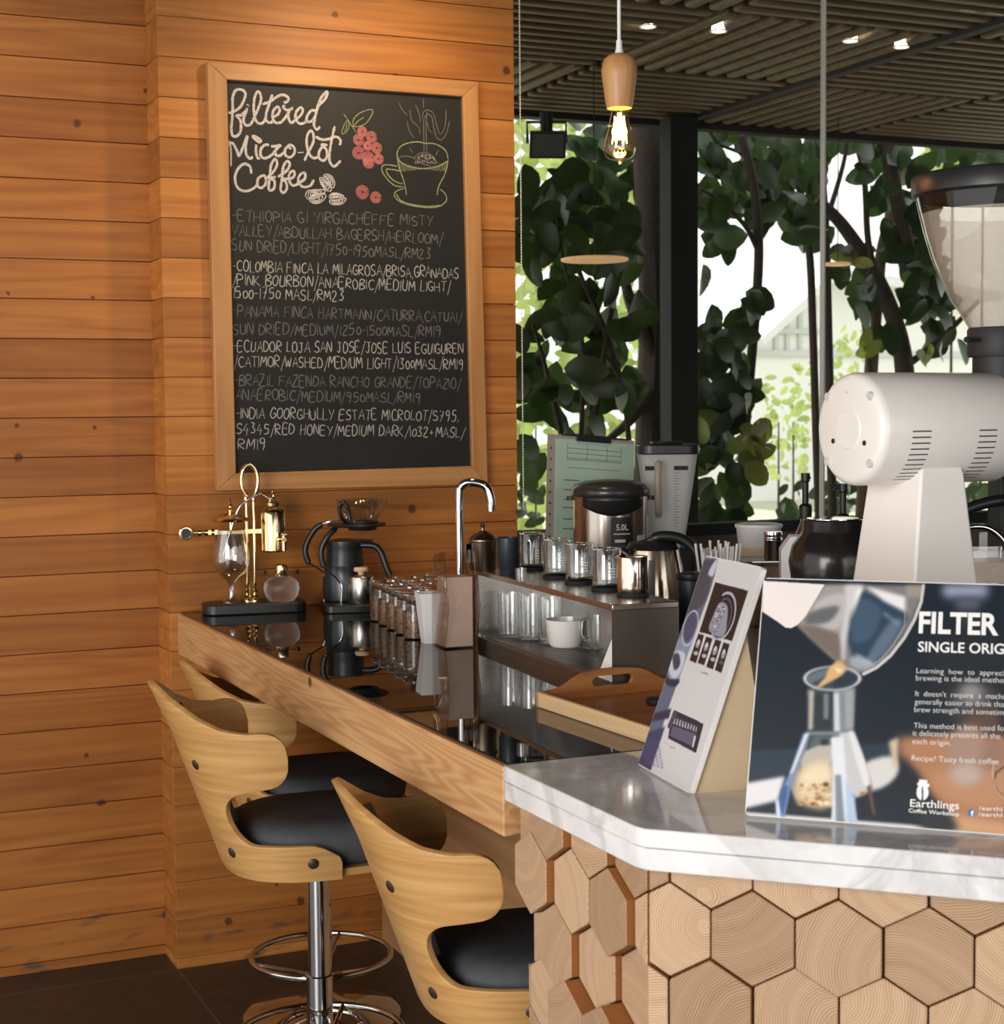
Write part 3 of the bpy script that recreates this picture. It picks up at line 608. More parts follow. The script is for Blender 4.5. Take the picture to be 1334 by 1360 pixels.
# ------------------------------------------------------------------ bentwood bar stools
def se(t, a, b, n=2.6):
    """rear half of the tub in plan: t=0 back centre, +-90 the sides"""
    s = 1 if t >= 0 else -1; t = abs(t)
    return (-a*max(cos(t), 0)**(2/n), s*b*max(sin(t), 0)**(2/n))
def lerp_tab(tab, x):
    for (x0, y0), (x1, y1) in zip(tab, tab[1:]):
        if x <= x1:
            q = (x-x0)/(x1-x0); return y0+(y1-y0)*q
    return tab[-1][1]
def make_stool(name, label, loc, rz, lift, group, ring_z=0.235, loops=True):
    st = thing(name, label, 'bar stool', (loc[0], loc[1], 0), rz, group)
    SZ = lift                                       # underside of the shell above the floor
    TOP = ((0, .408), (10, .400), (22, .378), (34, .350), (46, .328), (58, .320), (72, .324), (90, .324))
    T0, TA, TS, ZN = 33.0, 74.0, 92.0, 0.135       # notch start, arm tip, lower band tip, notch height
    def surf(t, z):
        q = z/0.30
        a = 0.200 + 0.105*q + 0.03*max(q-1, 0)
        b = 0.200 + 0.035*q
        tt = R(t)
        if abs(t) <= 90: x, y = se(tt, a, b)
        else: x, y = (abs(t)-90)/90*0.25, (b if t > 0 else -b)
        return (x, y, SZ+z)
    def rows(t):
        at = abs(t); zt = lerp_tab(TOP, at); q = max(at-T0, 0)
        lo_top = ZN; hi_bot = ZN
        if q > 0:
            u = min(q/16.0, 1); e = math.sqrt(1-(1-u)**2)
            hi_bot = ZN + 0.046*e + 0.030*(q/41); lo_top = ZN - 0.058*e
        zb = 0.0
        return zb, lo_top, hi_bot, zt
    n1, n2 = 7, 8
    cols = [-TS+i*(TS-TA)/4 for i in range(4)]
    base = [T0 + (TA-T0)*((i/16)**1.6) for i in range(17)]
    ts = sorted(set([0] + [s*v for s in (1, -1) for v in [4, 8, 12, 16, 20, 24, 28, 31]+[round(b_, 3) for b_ in base if b_ < 63]+[65, 68, 70, 72, 73.3, TA, 78, 81, 84, 86, 88, 89, 90, 91, TS]]))
    def uvq(t, z): return (t/90*0.42, z)
    m = MB()
    lowg, upg = [], []
    for t in ts:
        zb, lt, hb, zt = rows(t); at = abs(t)
        # rounded tips
        e = 1.0
        if at > TS-13: e = math.sqrt(max(1-((at-TS+13)/13)**2*0.8, 0.0))
        lo = [zb, zb+(lt-zb)*e]
        lowg.append([lo[0]+(lo[1]-lo[0])*i/n1 for i in range(n1+1)])
        eu = 1.0
        if at > TA-11: eu = max(1-((min(at, TA)-TA+11)/11)**2.6, 0.0)**(1/2.6)
        zc = (hb+zt)/2; hb2, zt2 = zc+(hb-zc)*eu, zc+(zt-zc)*eu
        upg.append([hb2+(zt2-hb2)*i/n2 for i in range(n2+1)])
    V = {}
    def vert(t, z):
        k = (round(t, 3), round(z, 5))
        if k not in V: V[k] = m.v(surf(t, z))
        return V[k]
    for i in range(len(ts)-1):
        for g_, n_, lim in ((lowg, n1, TS), (upg, n2, TA)):
            if max(abs(ts[i]), abs(ts[i+1])) > lim+0.01: continue
            for j in range(n_):
                q = [(ts[i], g_[i][j]), (ts[i+1], g_[i+1][j]), (ts[i+1], g_[i+1][j+1]), (ts[i], g_[i][j+1])]
                vs = []
                for p in q:
                    v = vert(*p)
                    if v not in vs: vs.append(v)
                if len(vs) > 2:
                    fc = m.f(vs)
                    if fc:
                        inv = {V[(round(p[0], 3), round(p[1], 5))]: p for p in q}
                        for l in fc.loops: l[m.uv].uv = uvq(*inv[l.vert])
    # plywood bottom that carries the seat
    sh = m.build('shell', M_ply, st, smooth=50, solid=0.013)
    b = sh.modifiers.new('edge', 'BEVEL'); b.width = 0.003; b.segments = 2; b.limit_method = 'ANGLE'; b.angle_limit = R(50)
    mm = MB(); pl = [(surf(t, 0.0)[0]*0.97, surf(t, 0.0)[1]*0.97) for t in ts] + [(0.19, 0.185), (0.22, 0.12), (0.225, 0), (0.22, -0.12), (0.19, -0.185)]
    mm.prism(pl, SZ+0.003, SZ+0.018); mm.build('seat_base', M_ply, st)
    # upholstered seat: rounded cushion
    mm = MB(); N_ = 40; ring = []
    def sq(a): return (0.013 + (0.213 if cos(a) > 0 else 0.195)*math.copysign(abs(cos(a))**0.72, cos(a)), 0.188*math.copysign(abs(sin(a))**0.72, sin(a)))
    prof = [(0.90, 0.018), (0.985, 0.034), (1.0, 0.060), (0.985, 0.082), (0.93, 0.097), (0.80, 0.106), (0.5, 0.104), (0.2, 0.100)]
    for k, z in prof: ring.append([(sq(2*pi*i/N_)[0]*k, sq(2*pi*i/N_)[1]*k, SZ+z) for i in range(N_)])
    Vv = mm.grid(ring, closed=True); mm.f(Vv[0][::-1]); mm.f(Vv[-1]); mm.build('seat', M_leather, st, smooth=60)
    # back pad on the inside of the shell
    mm = MB(); P = []
    for i in range(13):
        t = -30+60*i/12; row = []
        for j in range(7):
            z = 0.12+0.215*j/6; p = surf(t*(1-0.12*j/6), z); bul = 0.010+0.016*sin(pi*j/6)*sin(pi*i/12)
            row.append((p[0]+bul+0.006, p[1]*0.96, p[2]))
        P.append(row)
    mm.grid(P); mm.build('back_pad', M_leather, st, smooth=60, solid=0.016)
    for s in (1, -1):
        for t, z in ((20*s, 0.245), (26*s, 0.055), (80*s, 0.040)):
            p = Vector(surf(t, z)); d = Vector(surf(t+2, z))-Vector(surf(t-2, z)); up = Vector(surf(t, z+0.01))-Vector(surf(t, z-0.01))
            nn = d.cross(up).normalized()
            if nn.dot(Vector((p.x, p.y, 0))) < 0: nn = -nn
            mm = MB(); q = nn.to_track_quat('Z', 'Y').to_matrix().to_4x4(); mm.M = Matrix.Translation(p+nn*0.004)@q
            mm.lathe([(0.0115, 0), (0.0115, 0.0035), (0.009, 0.0055), (0, 0.006)], 16); mm.build('screw_cap', M_screw, st)
    # gas-lift column, foot ring, base
    MB().lathe([(0.029, 0.03), (0.029, SZ-0.28), (0.0295, SZ-0.28), (0.0295, SZ-0.27), (0.024, SZ-0.268), (0.024, SZ+0.003)], 28).build('column', M_chrome, st)
    mm = MB().lathe([(0.0, 0.0), (0.205, 0.0), (0.21, 0.006), (0.20, 0.014), (0.09, 0.030), (0.05, 0.045), (0.03, 0.06)], 48); mm.build('base', M_chrome, st)
    fr = MB(); zr = ring_z
    fr.tube([(0.185*cos(2*pi*i/48), 0.185*sin(2*pi*i/48), zr) for i in range(48)], 0.0075, 10, closed=True)
    for a in (75, 195, 315) if loops else (): fr.tube([(0.118*cos(R(a))+0.088*cos(2*pi*i/32), 0.118*sin(R(a))+0.088*sin(2*pi*i/32), zr-0.022) for i in range(32)], 0.0065, 8, closed=True)
    for a in (60, 180, 300):
        fr.tube(smooth_path([(0.028*cos(R(a)), 0.028*sin(R(a)), zr-0.05), (0.09*cos(R(a)), 0.09*sin(R(a)), zr-0.03), (0.183*cos(R(a)), 0.183*sin(R(a)), zr)], 6), 0.006, 8)
    fr.build('foot_ring', M_chrome, st)
    return st
GS = 'bentwood stools along the bar'
make_stool('bar_stool', 'bentwood bar stool whose whole curved shell shows, between the other two', (0.03, -1.24), R(-5), 0.640, GS)
make_stool('bar_stool', 'front bentwood bar stool half hidden by the hexagon-clad counter', (0.19, -2.00), R(-10), 0.557, GS)
make_stool('bar_stool', 'farthest bentwood bar stool tucked under the bar by the wall', (0.265, -0.53), R(-4), 0.57, GS, 0.165, False)
# ------------------------------------------------------------------ brewing gear at the wall end of the bar
def xyD(px, py, d): p = atD(px, py, d); return p.x, p.y
# balance siphon
s_ = 0.00213
sx_, sy_ = 0.222, -0.090
sp = thing('balance_siphon', 'brass balance siphon coffee maker on a black base at the wall', 'coffee maker', (sx_, sy_, ZB), R(-9))
def X_(px): return (px-342)*s_/0.964
def Zs(py): return (806-py)*s_
MB().prism(rounded(0.292, 0.115, 0.035), 0.0, 0.030).build('base', M_black, sp, bevel=0.004)['label'] = 'black base'
for px in (334.5, 344):
    m = MB(); x = X_(px); m.lathe([(0.011, 0.03), (0.011, 0.036), (0.006, 0.042), (0.0105, 0.05), (0.006, 0.057), (0.0095, 0.064), (0.005, 0.072), (0.008, 0.08), (0.0042, 0.088), (0.0042, 0.318), (0.008, 0.322), (0.008, 0.330), (0.003, 0.334)], 18, (x, 0, 0))
    m.build('post', M_gold, sp)
m = MB(); cx = (X_(334.5)+X_(344))/2
for dy in (-0.006, 0.006):
    m.tube([(cx+0.0235*sin(a), dy, 0.377-0.046*cos(a)) for a in [R(18+k*324/40) for k in range(41)]], 0.0058, 10)
m.build('handle_ring', M_gold, sp)
m = MB(); za = Zs(697)
m.box(X_(283), X_(386), -0.005, 0.005, za-0.006, za+0.006); m.tube([(X_(262), 0, za), (X_(284), 0, za)], 0.005, 12)
for px in (274, 283, 291): m.tube([(X_(px)-0.004, 0, za), (X_(px)+0.004, 0, za)], 0.011, 16)
m.build('balance_arm', M_gold, sp)
m = MB(); m.M = Matrix.Translation((X_(257), -0.002, za)) @ Matrix.Rotation(R(90), 4, 'X')
m.lathe([(0.0, -0.008), (0.019, -0.008), (0.021, -0.004), (0.021, 0.004), (0.019, 0.008), (0.016, 0.009), (0.0, 0.007)], 28); kb = m.build('counterweight', M_gold, sp)
m = MB(); m.M = Matrix.Translation((X_(257), -0.002, za)) @ Matrix.Rotation(R(90), 4, 'X'); m.lathe([(0.0, 0.0095), (0.014, 0.0095), (0.014, 0.0085)], 24); m.build('knob_face', M_black, kb)
gx = X_(314)
prof = [(0.026, 0.0305), (0.025, 0.034), (0.012, 0.041), (0.0085, 0.055), (0.0085, 0.075), (0.015, 0.092), (0.037, 0.112), (0.050, 0.135), (0.053, 0.158), (0.050, 0.190), (0.043, 0.222), (0.0395, 0.238)]
m = MB().lathe(prof, 40, (gx, 0, 0), cap=False); m.build('glass_goblet', M_rglass, sp)
m = MB().lathe([(0.0, 0.238), (0.040, 0.238), (0.041, 0.240), (0.0, 0.2405)], 36, (gx, 0, 0)); m.build('goblet_rim', M_gold, sp)
m = MB().lathe([(0.050, 0.262), (0.052, 0.266), (0.047, 0.272), (0.030, 0.281), (0.012, 0.285), (0.006, 0.289), (0.009, 0.295), (0.004, 0.300), (0.007, 0.306), (0.003, 0.315), (0.002, 0.324), (0, 0.326)], 36, (gx, 0, 0))
m.lathe([(0.004, 0.24), (0.004, 0.264)], 10, (gx, 0, 0)); m.build('goblet_lid', M_gold, sp)
vx = X_(369)
m = MB().lathe([(0, 0.172), (0.033, 0.172), (0.038, 0.177), (0.039, 0.28), (0.036, 0.288), (0.038, 0.292), (0.030, 0.300), (0.020, 0.304), (0.021, 0.312), (0.014, 0.320), (0.006, 0.324), (0.008, 0.330), (0.004, 0.336), (0.006, 0.341), (0.002, 0.350), (0, 0.351)], 40, (vx, 0, 0)); m.build('boiling_vessel', M_gold, sp)
m = MB().tube([(vx+0.022, -0.036, 0.21), (vx+0.022, -0.062, 0.21)], 0.007, 12); m.tube([(vx+0.022, -0.056, 0.224), (vx+0.022, -0.056, 0.178)], 0.0055, 12); m.tube([(vx+0.014, -0.056, 0.224), (vx+0.030, -0.056, 0.224)], 0.006, 12); m.build('tap', M_gold, sp)
m = MB().tube(smooth_path([(vx, 0, 0.316), (vx-0.03, -0.01, 0.338), (cx+0.01, -0.014, 0.332), (X_(326), -0.014, 0.305), (X_(315), -0.008, 0.245), (X_(304), 0, 0.165)], 6), 0.0032, 10); m.build('siphon_tube', M_chrome, sp)
bx = X_(378)
m = MB().lathe([(0.0, 0.0305), (0.036, 0.0305), (0.046, 0.045), (0.0515, 0.066), (0.048, 0.083), (0.034, 0.096), (0.020, 0.101), (0.018, 0.104), (0, 0.104)], 40, (bx, -0.004, 0)); m.build('spirit_burner', M_frost, sp)
m = MB().lathe([(0.020, 0.100), (0.021, 0.104), (0.018, 0.108), (0.018, 0.132), (0.014, 0.136), (0.0, 0.137)], 28, (bx, -0.004, 0)); m.tube([(bx-0.045, -0.004, 0.112), (bx+0.042, -0.004, 0.112)], 0.002, 8)
for q in (-0.047, 0.044): m.lathe([(0, -0.008), (0.006, -0.006), (0.0085, 0), (0.006, 0.006), (0, 0.008)], 14, (bx+q, -0.004, 0.112))
m.build('burner_collar', M_gold, sp)
# pour-over stand, dripper, server and canister
s2 = 0.0021
px0, py0 = 0.490, -0.155
so = thing('pour_over_stand', 'chrome wire pour-over stand with black grips on a black base', 'coffee stand', (px0, py0, ZB), R(-14))
def X2(px): return (px-452)*s2/0.985
def Z2s(py): return (808-py)*s2
MB().prism(rounded(0.156, 0.205, 0.02), 0.0, 0.022).build('base', M_black, so, bevel=0.003)
W1 = [(418, 800), (418, 761), (404, 748), (397, 742), (394, 722), (408, 697), (428, 687), (450, 686)]; W2 = [(438, 800), (438, 771), (421, 752), (415, 744), (413, 723), (425, 701), (442, 692), (455, 690)]
for W_, yy in ((W1, 0.03), (W2, -0.045)):
    P = smooth_path([(X2(a), yy*(1 if i < 6 else 0.5), max(Z2s(b), 0.012)) for i, (a, b) in enumerate(W_)], 6)
    w_ = MB().tube(P, 0.0026, 8).build('wire', M_chrome, so)
    MB().tube(P[16:34], [0.006]+[0.0088]*16+[0.006], 12).build('grip', M_black, w_)
zp = Z2s(691)
m = MB(); m.lathe([(0.030, zp-0.003), (0.084, zp-0.003), (0.086, zp), (0.084, zp+0.003), (0.030, zp+0.003), (0.030, zp-0.003)], 40, (X2(462), -0.01, 0), cap=False)
m.lathe([(0.026, zp-0.018), (0.040, zp-0.016), (0.046, zp-0.003), (0.030, zp-0.003)], 32, (X2(470), -0.01, 0), cap=False); m.build('ring_plate', M_black, so)
dr = thing('coffee_dripper', 'ribbed glass coffee dripper sitting on the pour-over stand', 'coffee dripper', so.matrix_basis @ Vector((X2(470), -0.01, zp+0.003)), R(-14))
m = MB(); P = []
for r, z in ((0.036, 0.0), (0.040, 0.008), (0.050, 0.025), (0.066, 0.050), (0.076, 0.068), (0.079, 0.070)):
    P.append([((r+0.0022*cos(16*a+z*60))*cos(a), (r+0.0022*cos(16*a+z*60))*sin(a), z) for a in [2*pi*i/96 for i in range(96)]])
m.grid(P, closed=True); m.build('cone', M_rglass, dr)
m = MB().lathe([(0.034, 0.0), (0.046, 0.0), (0.047, 0.005), (0.038, 0.008)], 32, cap=False); m.tube(smooth_path([(-0.048, -0.005, 0.004), (-0.062, -0.02, 0.02), (-0.068, -0.025, 0.05), (-0.058, -0.03, 0.062), (-0.046, -0.03, 0.05), (-0.038, -0.03, 0.012)], 5), 0.0062, 10); m.build('handle', M_black, dr)
ts_ = thing('thermal_server', 'black insulated coffee server standing on the pour-over stand', 'coffee server', so.matrix_basis @ Vector((X2(447), 0.040, 0.0225)), R(-14))
m = MB().lathe([(0, 0), (0.060, 0), (0.064, 0.004), (0.066, 0.03), (0.064, 0.07), (0.058, 0.098), (0.053, 0.11), (0.0, 0.11)], 40); m.build('body', plain('gunmetal', (0.05, 0.055, 0.06), 0.28, 0.6), ts_)
m = MB().lathe([(0.056, 0.100), (0.056, 0.108), (0.053, 0.125), (0.052, 0.155), (0.055, 0.168), (0.054, 0.174), (0.03, 0.178), (0, 0.179)], 40)
m.prism([(0.02, -0.02), (0.082, -0.006), (0.084, 0.006), (0.02, 0.02)], 0.168, 0.176); m.build('collar_lid', M_black, ts_)
m = MB().tube(smooth_path([(0.045, -0.02, 0.160), (0.085, -0.03, 0.158), (0.105, -0.035, 0.135), (0.118, -0.04, 0.095), (0.128, -0.043, 0.072)], 6), [0.009]*3+[0.0095]*22, 10); m.build('handle', M_black, ts_)
cn = thing('steel_canister', 'small brushed steel canister with a pale wooden knob before the server', 'canister', so.matrix_basis @ Vector((X2(465), -0.059, 0.0225)), R(-14))
MB().lathe([(0, 0), (0.036, 0), (0.0375, 0.002), (0.0375, 0.076), (0.036, 0.079), (0.030, 0.082), (0, 0.083)], 36).build('body', M_steel, cn)
MB().lathe([(0.009, 0.083), (0.009, 0.090), (0.020, 0.092), (0.022, 0.098), (0.019, 0.104), (0, 0.106)], 24).build('knob', M_trayrim, cn)
MB().box(0.012, 0.0165, -0.0378, -0.0365, 0.045, 0.070).build('sight_slot', M_black, cn)
# bean jars: three columns along the bar
GJ = 'clip-top glass bean jars'
def make_jar():
    j = thing('bean_jar', 'x', 'jar', (0, 0, ZB), 0, GJ)
    MB().lathe([(0.0, 0.0), (0.031, 0.0), (0.034, 0.003), (0.0345, 0.010), (0.0345, 0.085), (0.033, 0.093), (0.029, 0.098), (0.029, 0.102)], 28, cap=False).build('glass_body', M_jglass, j)
    MB().lathe([(0.0, 0.004), (0.0315, 0.004), (0.0325, 0.012), (0.0325, 0.070), (0.02, 0.074), (0, 0.072)], 28).build('beans', M_bean, j)['kind'] = 'stuff'
    l = MB().lathe([(0.0, 0.101), (0.031, 0.101), (0.034, 0.1035), (0.034, 0.109), (0.030, 0.113), (0.0, 0.114)], 28).build('glass_lid', M_glass, j)
    return j
jar = make_jar()
m = MB()
bm_ = jar.children[1].data
jl = 'glass jar of coffee beans in the crowd of jars on the bar'
k = 0
for ci, (xc, ya, yb, n) in enumerate(((0.436, -0.815, -0.45, 5), (0.523, -0.735, -0.39, 5), (0.630, -0.47, -0.36, 2))):
    for i in range(n):
        q = i/(n-1); x, y = xc+0.045*q, ya+(yb-ya)*q
        if k == 0: jar.location = (x, y, ZB); jar['label'] = jl
        else: dup(jar, (x, y, ZB), 0.3*k, jl, GJ)
        k += 1
# ------------------------------------------------------------------ white caddy, acrylic holder, tap
p = onZ(594, 853, ZB)
wb = thing('paper_caddy', 'white tapered caddy box on the bar beside the jars', 'caddy', (0.440, -0.903, ZB), R(-8))
m = MB(); A_ = [(-.026, -.026), (.026, -.026), (.026, .026), (-.026, .026)]; P = []
for k, z in ((0.78, 0), (1.25, 0.125), (1.2, 0.125), (0.75, 0.004)): P.append([(a*k, b*k, z) for a, b in A_])
V = m.grid(P, closed=True); m.f(V[0][::-1]); m.f(V[-1]); m.build('box', M_whitepl, wb, smooth=0, bevel=0.002)
ah = thing('acrylic_dispenser', 'smoky clear acrylic dispenser holding pinkish cards beside the steel riser', 'dispenser', (0.468, -0.988, ZB), R(-3.5))
m = MB(); th = 0.004
prof = [(-0.045, 0.0), (0.045, 0.0), (0.045, 0.205), (0.02, 0.225), (-0.045, 0.235), (-0.075, 0.10)]
for xx in (-0.040, 0.040): m.prism(prof, xx-th/2, xx+th/2, 'YZ')
m.box(-0.04, 0.04, -0.045, 0.045, 0.0, 0.004)
v = [m.v(q) for q in ((-0.04, -0.075, 0.10), (0.04, -0.075, 0.10), (0.04, -0.045, 0.235), (-0.04, -0.045, 0.235))]; m.f(v)
v = [m.v(q) for q in ((-0.04, -0.045, 0.004), (0.04, -0.045, 0.004), (0.04, -0.075, 0.10), (-0.04, -0.075, 0.10))]; m.f(v)
m.build('acrylic_shell', M_acryl, ah, smooth=0)
M_pink = plain('pinkish_cards', (0.80, 0.65, 0.57), 0.6, speck=0.02); c0 = None
for k in range(6):
    if c0 is None: c0 = MB().box(-0.034, 0.034, -0.004, 0.004, 0.0, 0.168).build('menu_card', M_pink, None, smooth=0); cc_ = c0
    else: cc_ = c0.copy(); COL.objects.link(cc_)
    cc_.location = ah.matrix_basis @ Vector((0, -0.034+0.011*k, 0.0045)); cc_.rotation_euler = (0, 0, R(-3.5))
    tag(cc_, 'pinkish blank card standing in the smoky clear dispenser', 'card', 'cards in the clear dispenser')
fx, fy = 0.632, -0.640
fa = thing('tap', 'chrome gooseneck water tap rising behind the jars', 'tap', (fx, fy, ZB), R(-24))
MB().lathe([(0, 0), (0.026, 0), (0.026, 0.006), (0.018, 0.012), (0.0145, 0.03), (0, 0.03)], 28).build('base', M_chrome, fa)
sc = 4.12/2196
m = MB().tube(smooth_path([(0, 0, 0.02), (0, 0, 0.2), (0, 0, 0.345), (0.004, 0, 0.368), (0.022, -0.002, 0.381), (0.055, -0.004, 0.378), (0.074, -0.006, 0.366), (0.084, -0.007, 0.335), (0.085, -0.007, 0.305)], 7), 0.0112, 16); m.build('spout', M_chrome, fa)

# ------------------------------------------------------------------ stainless riser shelf
RX, RY, RL, RD, RH_ = 0.476, -1.785, 0.785, 0.148, 0.185
ri = thing('steel_riser', 'long brushed steel riser shelf with drip grid on the bar', 'riser shelf', (RX, RY, ZB), R(-3.5))
MB().box(0, RD, 0, RL, RH_-0.012, RH_).build('top_plate', M_steel, ri, bevel=0.0015)
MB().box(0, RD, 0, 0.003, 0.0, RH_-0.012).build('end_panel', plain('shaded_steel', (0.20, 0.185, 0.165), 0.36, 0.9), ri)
MB().box(0, RD, RL-0.003, RL, 0.0, RH_-0.012).build('end_panel', M_steel, ri)
MB().box(0, RD, 0.003, RL-0.003, 0.0, 0.022).build('tray', M_steeldk, ri)
MB().box(RD-0.003, RD, 0.003, RL-0.003, 0.022, RH_-0.012).build('back_sheet', plain('back_steel', (0.50, 0.49, 0.48), 0.35, 0.9), ri)
m = MB()
for i in range(12): xx = 0.012+i*0.0135; m.box(xx-0.0015, xx+0.0015, 0.01, RL-0.01, 0.0225, 0.0265)
for i in range(52): yy = 0.016+i*0.0149; m.box(0.008, RD-0.01, yy-0.0015, yy+0.0015, 0.0265, 0.029)
m.build('drip_grid', M_steel, ri, smooth=0)
RM = ri.matrix_basis.copy()
def onr(x, y, z=RH_): v = Matrix.Translation((RX, RY, ZB)) @ Matrix.Rotation(R(-3.5), 4, 'Z') @ Vector((x, y, z)); return v
def rloc(px, py, z=RH_):             # a spot of the riser's top seen at a pixel
    return onZ(px, py, ZB+z)
# pewter canister, black cup, servers, steel cup on top
v = rloc(642, 757)
pc = thing('lidded_canister', 'bronze-toned lidded canister on the far end of the steel riser', 'canister', v, 0)
MB().lathe([(0, 0), (0.031, 0), (0.033, 0.003), (0.033, 0.068), (0.0345, 0.072), (0, 0.072)], 36).build('body', M_pewter, pc)
MB().lathe([(0.0355, 0.072), (0.0355, 0.075), (0.026, 0.085), (0.012, 0.093), (0.005, 0.097), (0.004, 0.104), (0.007, 0.109), (0.004, 0.115), (0, 0.116)], 36).build('lid', M_pewter, pc)
MB().box(-0.046, -0.034, -0.004, 0.004, 0.02, 0.066).build('handle', M_chrome, pc)
v = rloc(676, 763.5)
bc = thing('black_cup', 'black ribbed cup on the riser beside the bronze canister', 'cup', v, 0)
m = MB().lathe([(0, 0), (0.022, 0), (0.0235, 0.003), (0.023, 0.012), (0.0265, 0.018), (0.0275, 0.088), (0.026, 0.089), (0.0245, 0.03), (0, 0.028)], 36); m.build('body', M_blueblack, bc)
GG = 'glass servers on the riser'
def coaster(parent_xy, z, label):
    c = MB().lathe([(0, 0), (0.033, 0), (0.034, 0.002), (0.034, 0.006), (0.031, 0.008), (0, 0.008)], 32).build('coaster', M_rubber, None); c.location = (parent_xy[0], parent_xy[1], z); tag(c, label, 'coaster', 'black coasters on the riser'); return c
def make_server(label, loc, group=GG):
    g = thing('glass_server', label, 'glass', loc, 0.4, group)
    MB().lathe([(0, 0.0), (0.028, 0.0), (0.0305, 0.003), (0.031, 0.01), (0.031, 0.082), (0.0305, 0.083), (0.029, 0.081), (0.0287, 0.010), (0, 0.007)], 36, cap=False).build('glass_body', M_tglass, g)
    m = MB().lathe([(0.0312, 0.0805), (0.0315, 0.083), (0.029, 0.083)], 36, cap=False); m.build('rim', M_glass, g)
    m = MB()
    for i in range(4):
        for j in range(5): a = R(-125+j*4.2); b = a+R(3); z = 0.022+i*0.006; m.f([m.v((0.0314*cos(q), 0.0314*sin(q), zz)) for q, zz in ((a, z), (b, z), (b, z+0.0024), (a, z+0.0024))])
    m.build('print', M_whitepl, g, smooth=0)
    return g
ords = ('farthest of the four glass servers lined up on the riser', 'second glass server from the black cup on the riser', 'third glass server from the black cup on the riser', 'glass server on the riser next to the steel cup')
spots = [(707, 757), (740, 767.5), (770, 775), (806, 784)]
g0 = None
for (x, y), lb in zip(spots, ords):
    v = rloc(x, y); coaster((v.x, v.y), ZB+RH_, 'black round coaster under the ' + lb.replace('lined up ', ''))
    if g0 is None: g0 = make_server(lb, (v.x, v.y, ZB+RH_+0.008))
    else: dup(g0, (v.x, v.y, ZB+RH_+0.008), 0.4, lb)
v = rloc(841, 792); coaster((v.x, v.y), ZB+RH_, 'black round coaster under the steel cup on the riser')
cu = thing('steel_cup', 'polished steel cup at the near end of the riser', 'cup', (v.x, v.y, ZB+RH_+0.008), 0)
MB().lathe([(0, 0), (0.030, 0), (0.032, 0.003), (0.0335, 0.012), (0.0335, 0.074), (0.0325, 0.076), (0.031, 0.073), (0.031, 0.012), (0, 0.010)], 40).build('body', M_chrome if False else plain('warm_steel', (0.70, 0.63, 0.55), 0.12, 1.0), cu)
v = rloc(692, 772)
sg = thing('shot_glass', 'tiny clear shot glass on the riser before the black cup', 'glass', v, 0)
MB().lathe([(0, 0), (0.012, 0), (0.0135, 0.03), (0.012, 0.03), (0.0105, 0.006), (0, 0.005)], 24, cap=False).build('body', M_tglass, sg)
# inside the riser: tall glasses, white cup, glass mug, white card
def tall(label, x, y, rz=0):
    v = rloc(x, y, 0.0292); g = thing('tall_glass', label, 'glass', v, rz, 'tall glasses inside the riser')
    MB().lathe([(0, 0), (0.026, 0), (0.0285, 0.004), (0.030, 0.105), (0.0285, 0.105), (0.0265, 0.008), (0, 0.006)], 32, cap=False).build('glass_body', M_tglass, g); return g
tg = tall('tall clear glass inside the riser nearest the clear dispenser', 678, 845)
for lb, x, y in (('tall clear glass in the riser between two others', 705, 848), ('tall clear glass inside the riser before the white cup', 731, 853)):
    v = rloc(x, y, 0.0292); dup(tg, v, 0.5, lb)
v = rloc(752, 858, 0.0292)
wc = thing('white_cup', 'white ceramic cup standing inside the steel riser', 'cup', v, 0)
MB().lathe([(0, 0), (0.034, 0), (0.039, 0.006), (0.047, 0.062), (0.0455, 0.063), (0.037, 0.010), (0, 0.008)], 36).build('body', M_white, wc)
v = rloc(798, 864, 0.0292)
gm = thing('glass_mug', 'clear glass mug on a saucer inside the riser', 'mug', v, 0)
MB().lathe([(0, 0.0), (0.028, 0.0), (0.050, 0.010), (0.050, 0.013), (0.024, 0.005), (0, 0.005)], 36).build('saucer', M_tglass, gm)
MB().lathe([(0, 0.006), (0.022, 0.006), (0.030, 0.02), (0.031, 0.085), (0.0295, 0.085), (0.028, 0.02), (0, 0.012)], 32, cap=False).build('cup', M_tglass, gm)
MB().tube(smooth_path([(-0.030, 0, 0.075), (-0.05, -0.005, 0.07), (-0.053, -0.005, 0.045), (-0.045, -0.003, 0.03), (-0.030, 0, 0.028)], 5), 0.004, 8).build('handle', M_glass, gm)
v = onr(0.0015, 0.006, 0.0292)
tc = thing('folded_card', 'small white card wedge leaning at the near end inside the riser', 'card', v, R(-3.5))
MB().prism([(0.0, 0.0), (0.072, 0.0), (0.0, 0.088)], 0.0, 0.003, 'YZ').build('card', M_paper, tc, smooth=0)

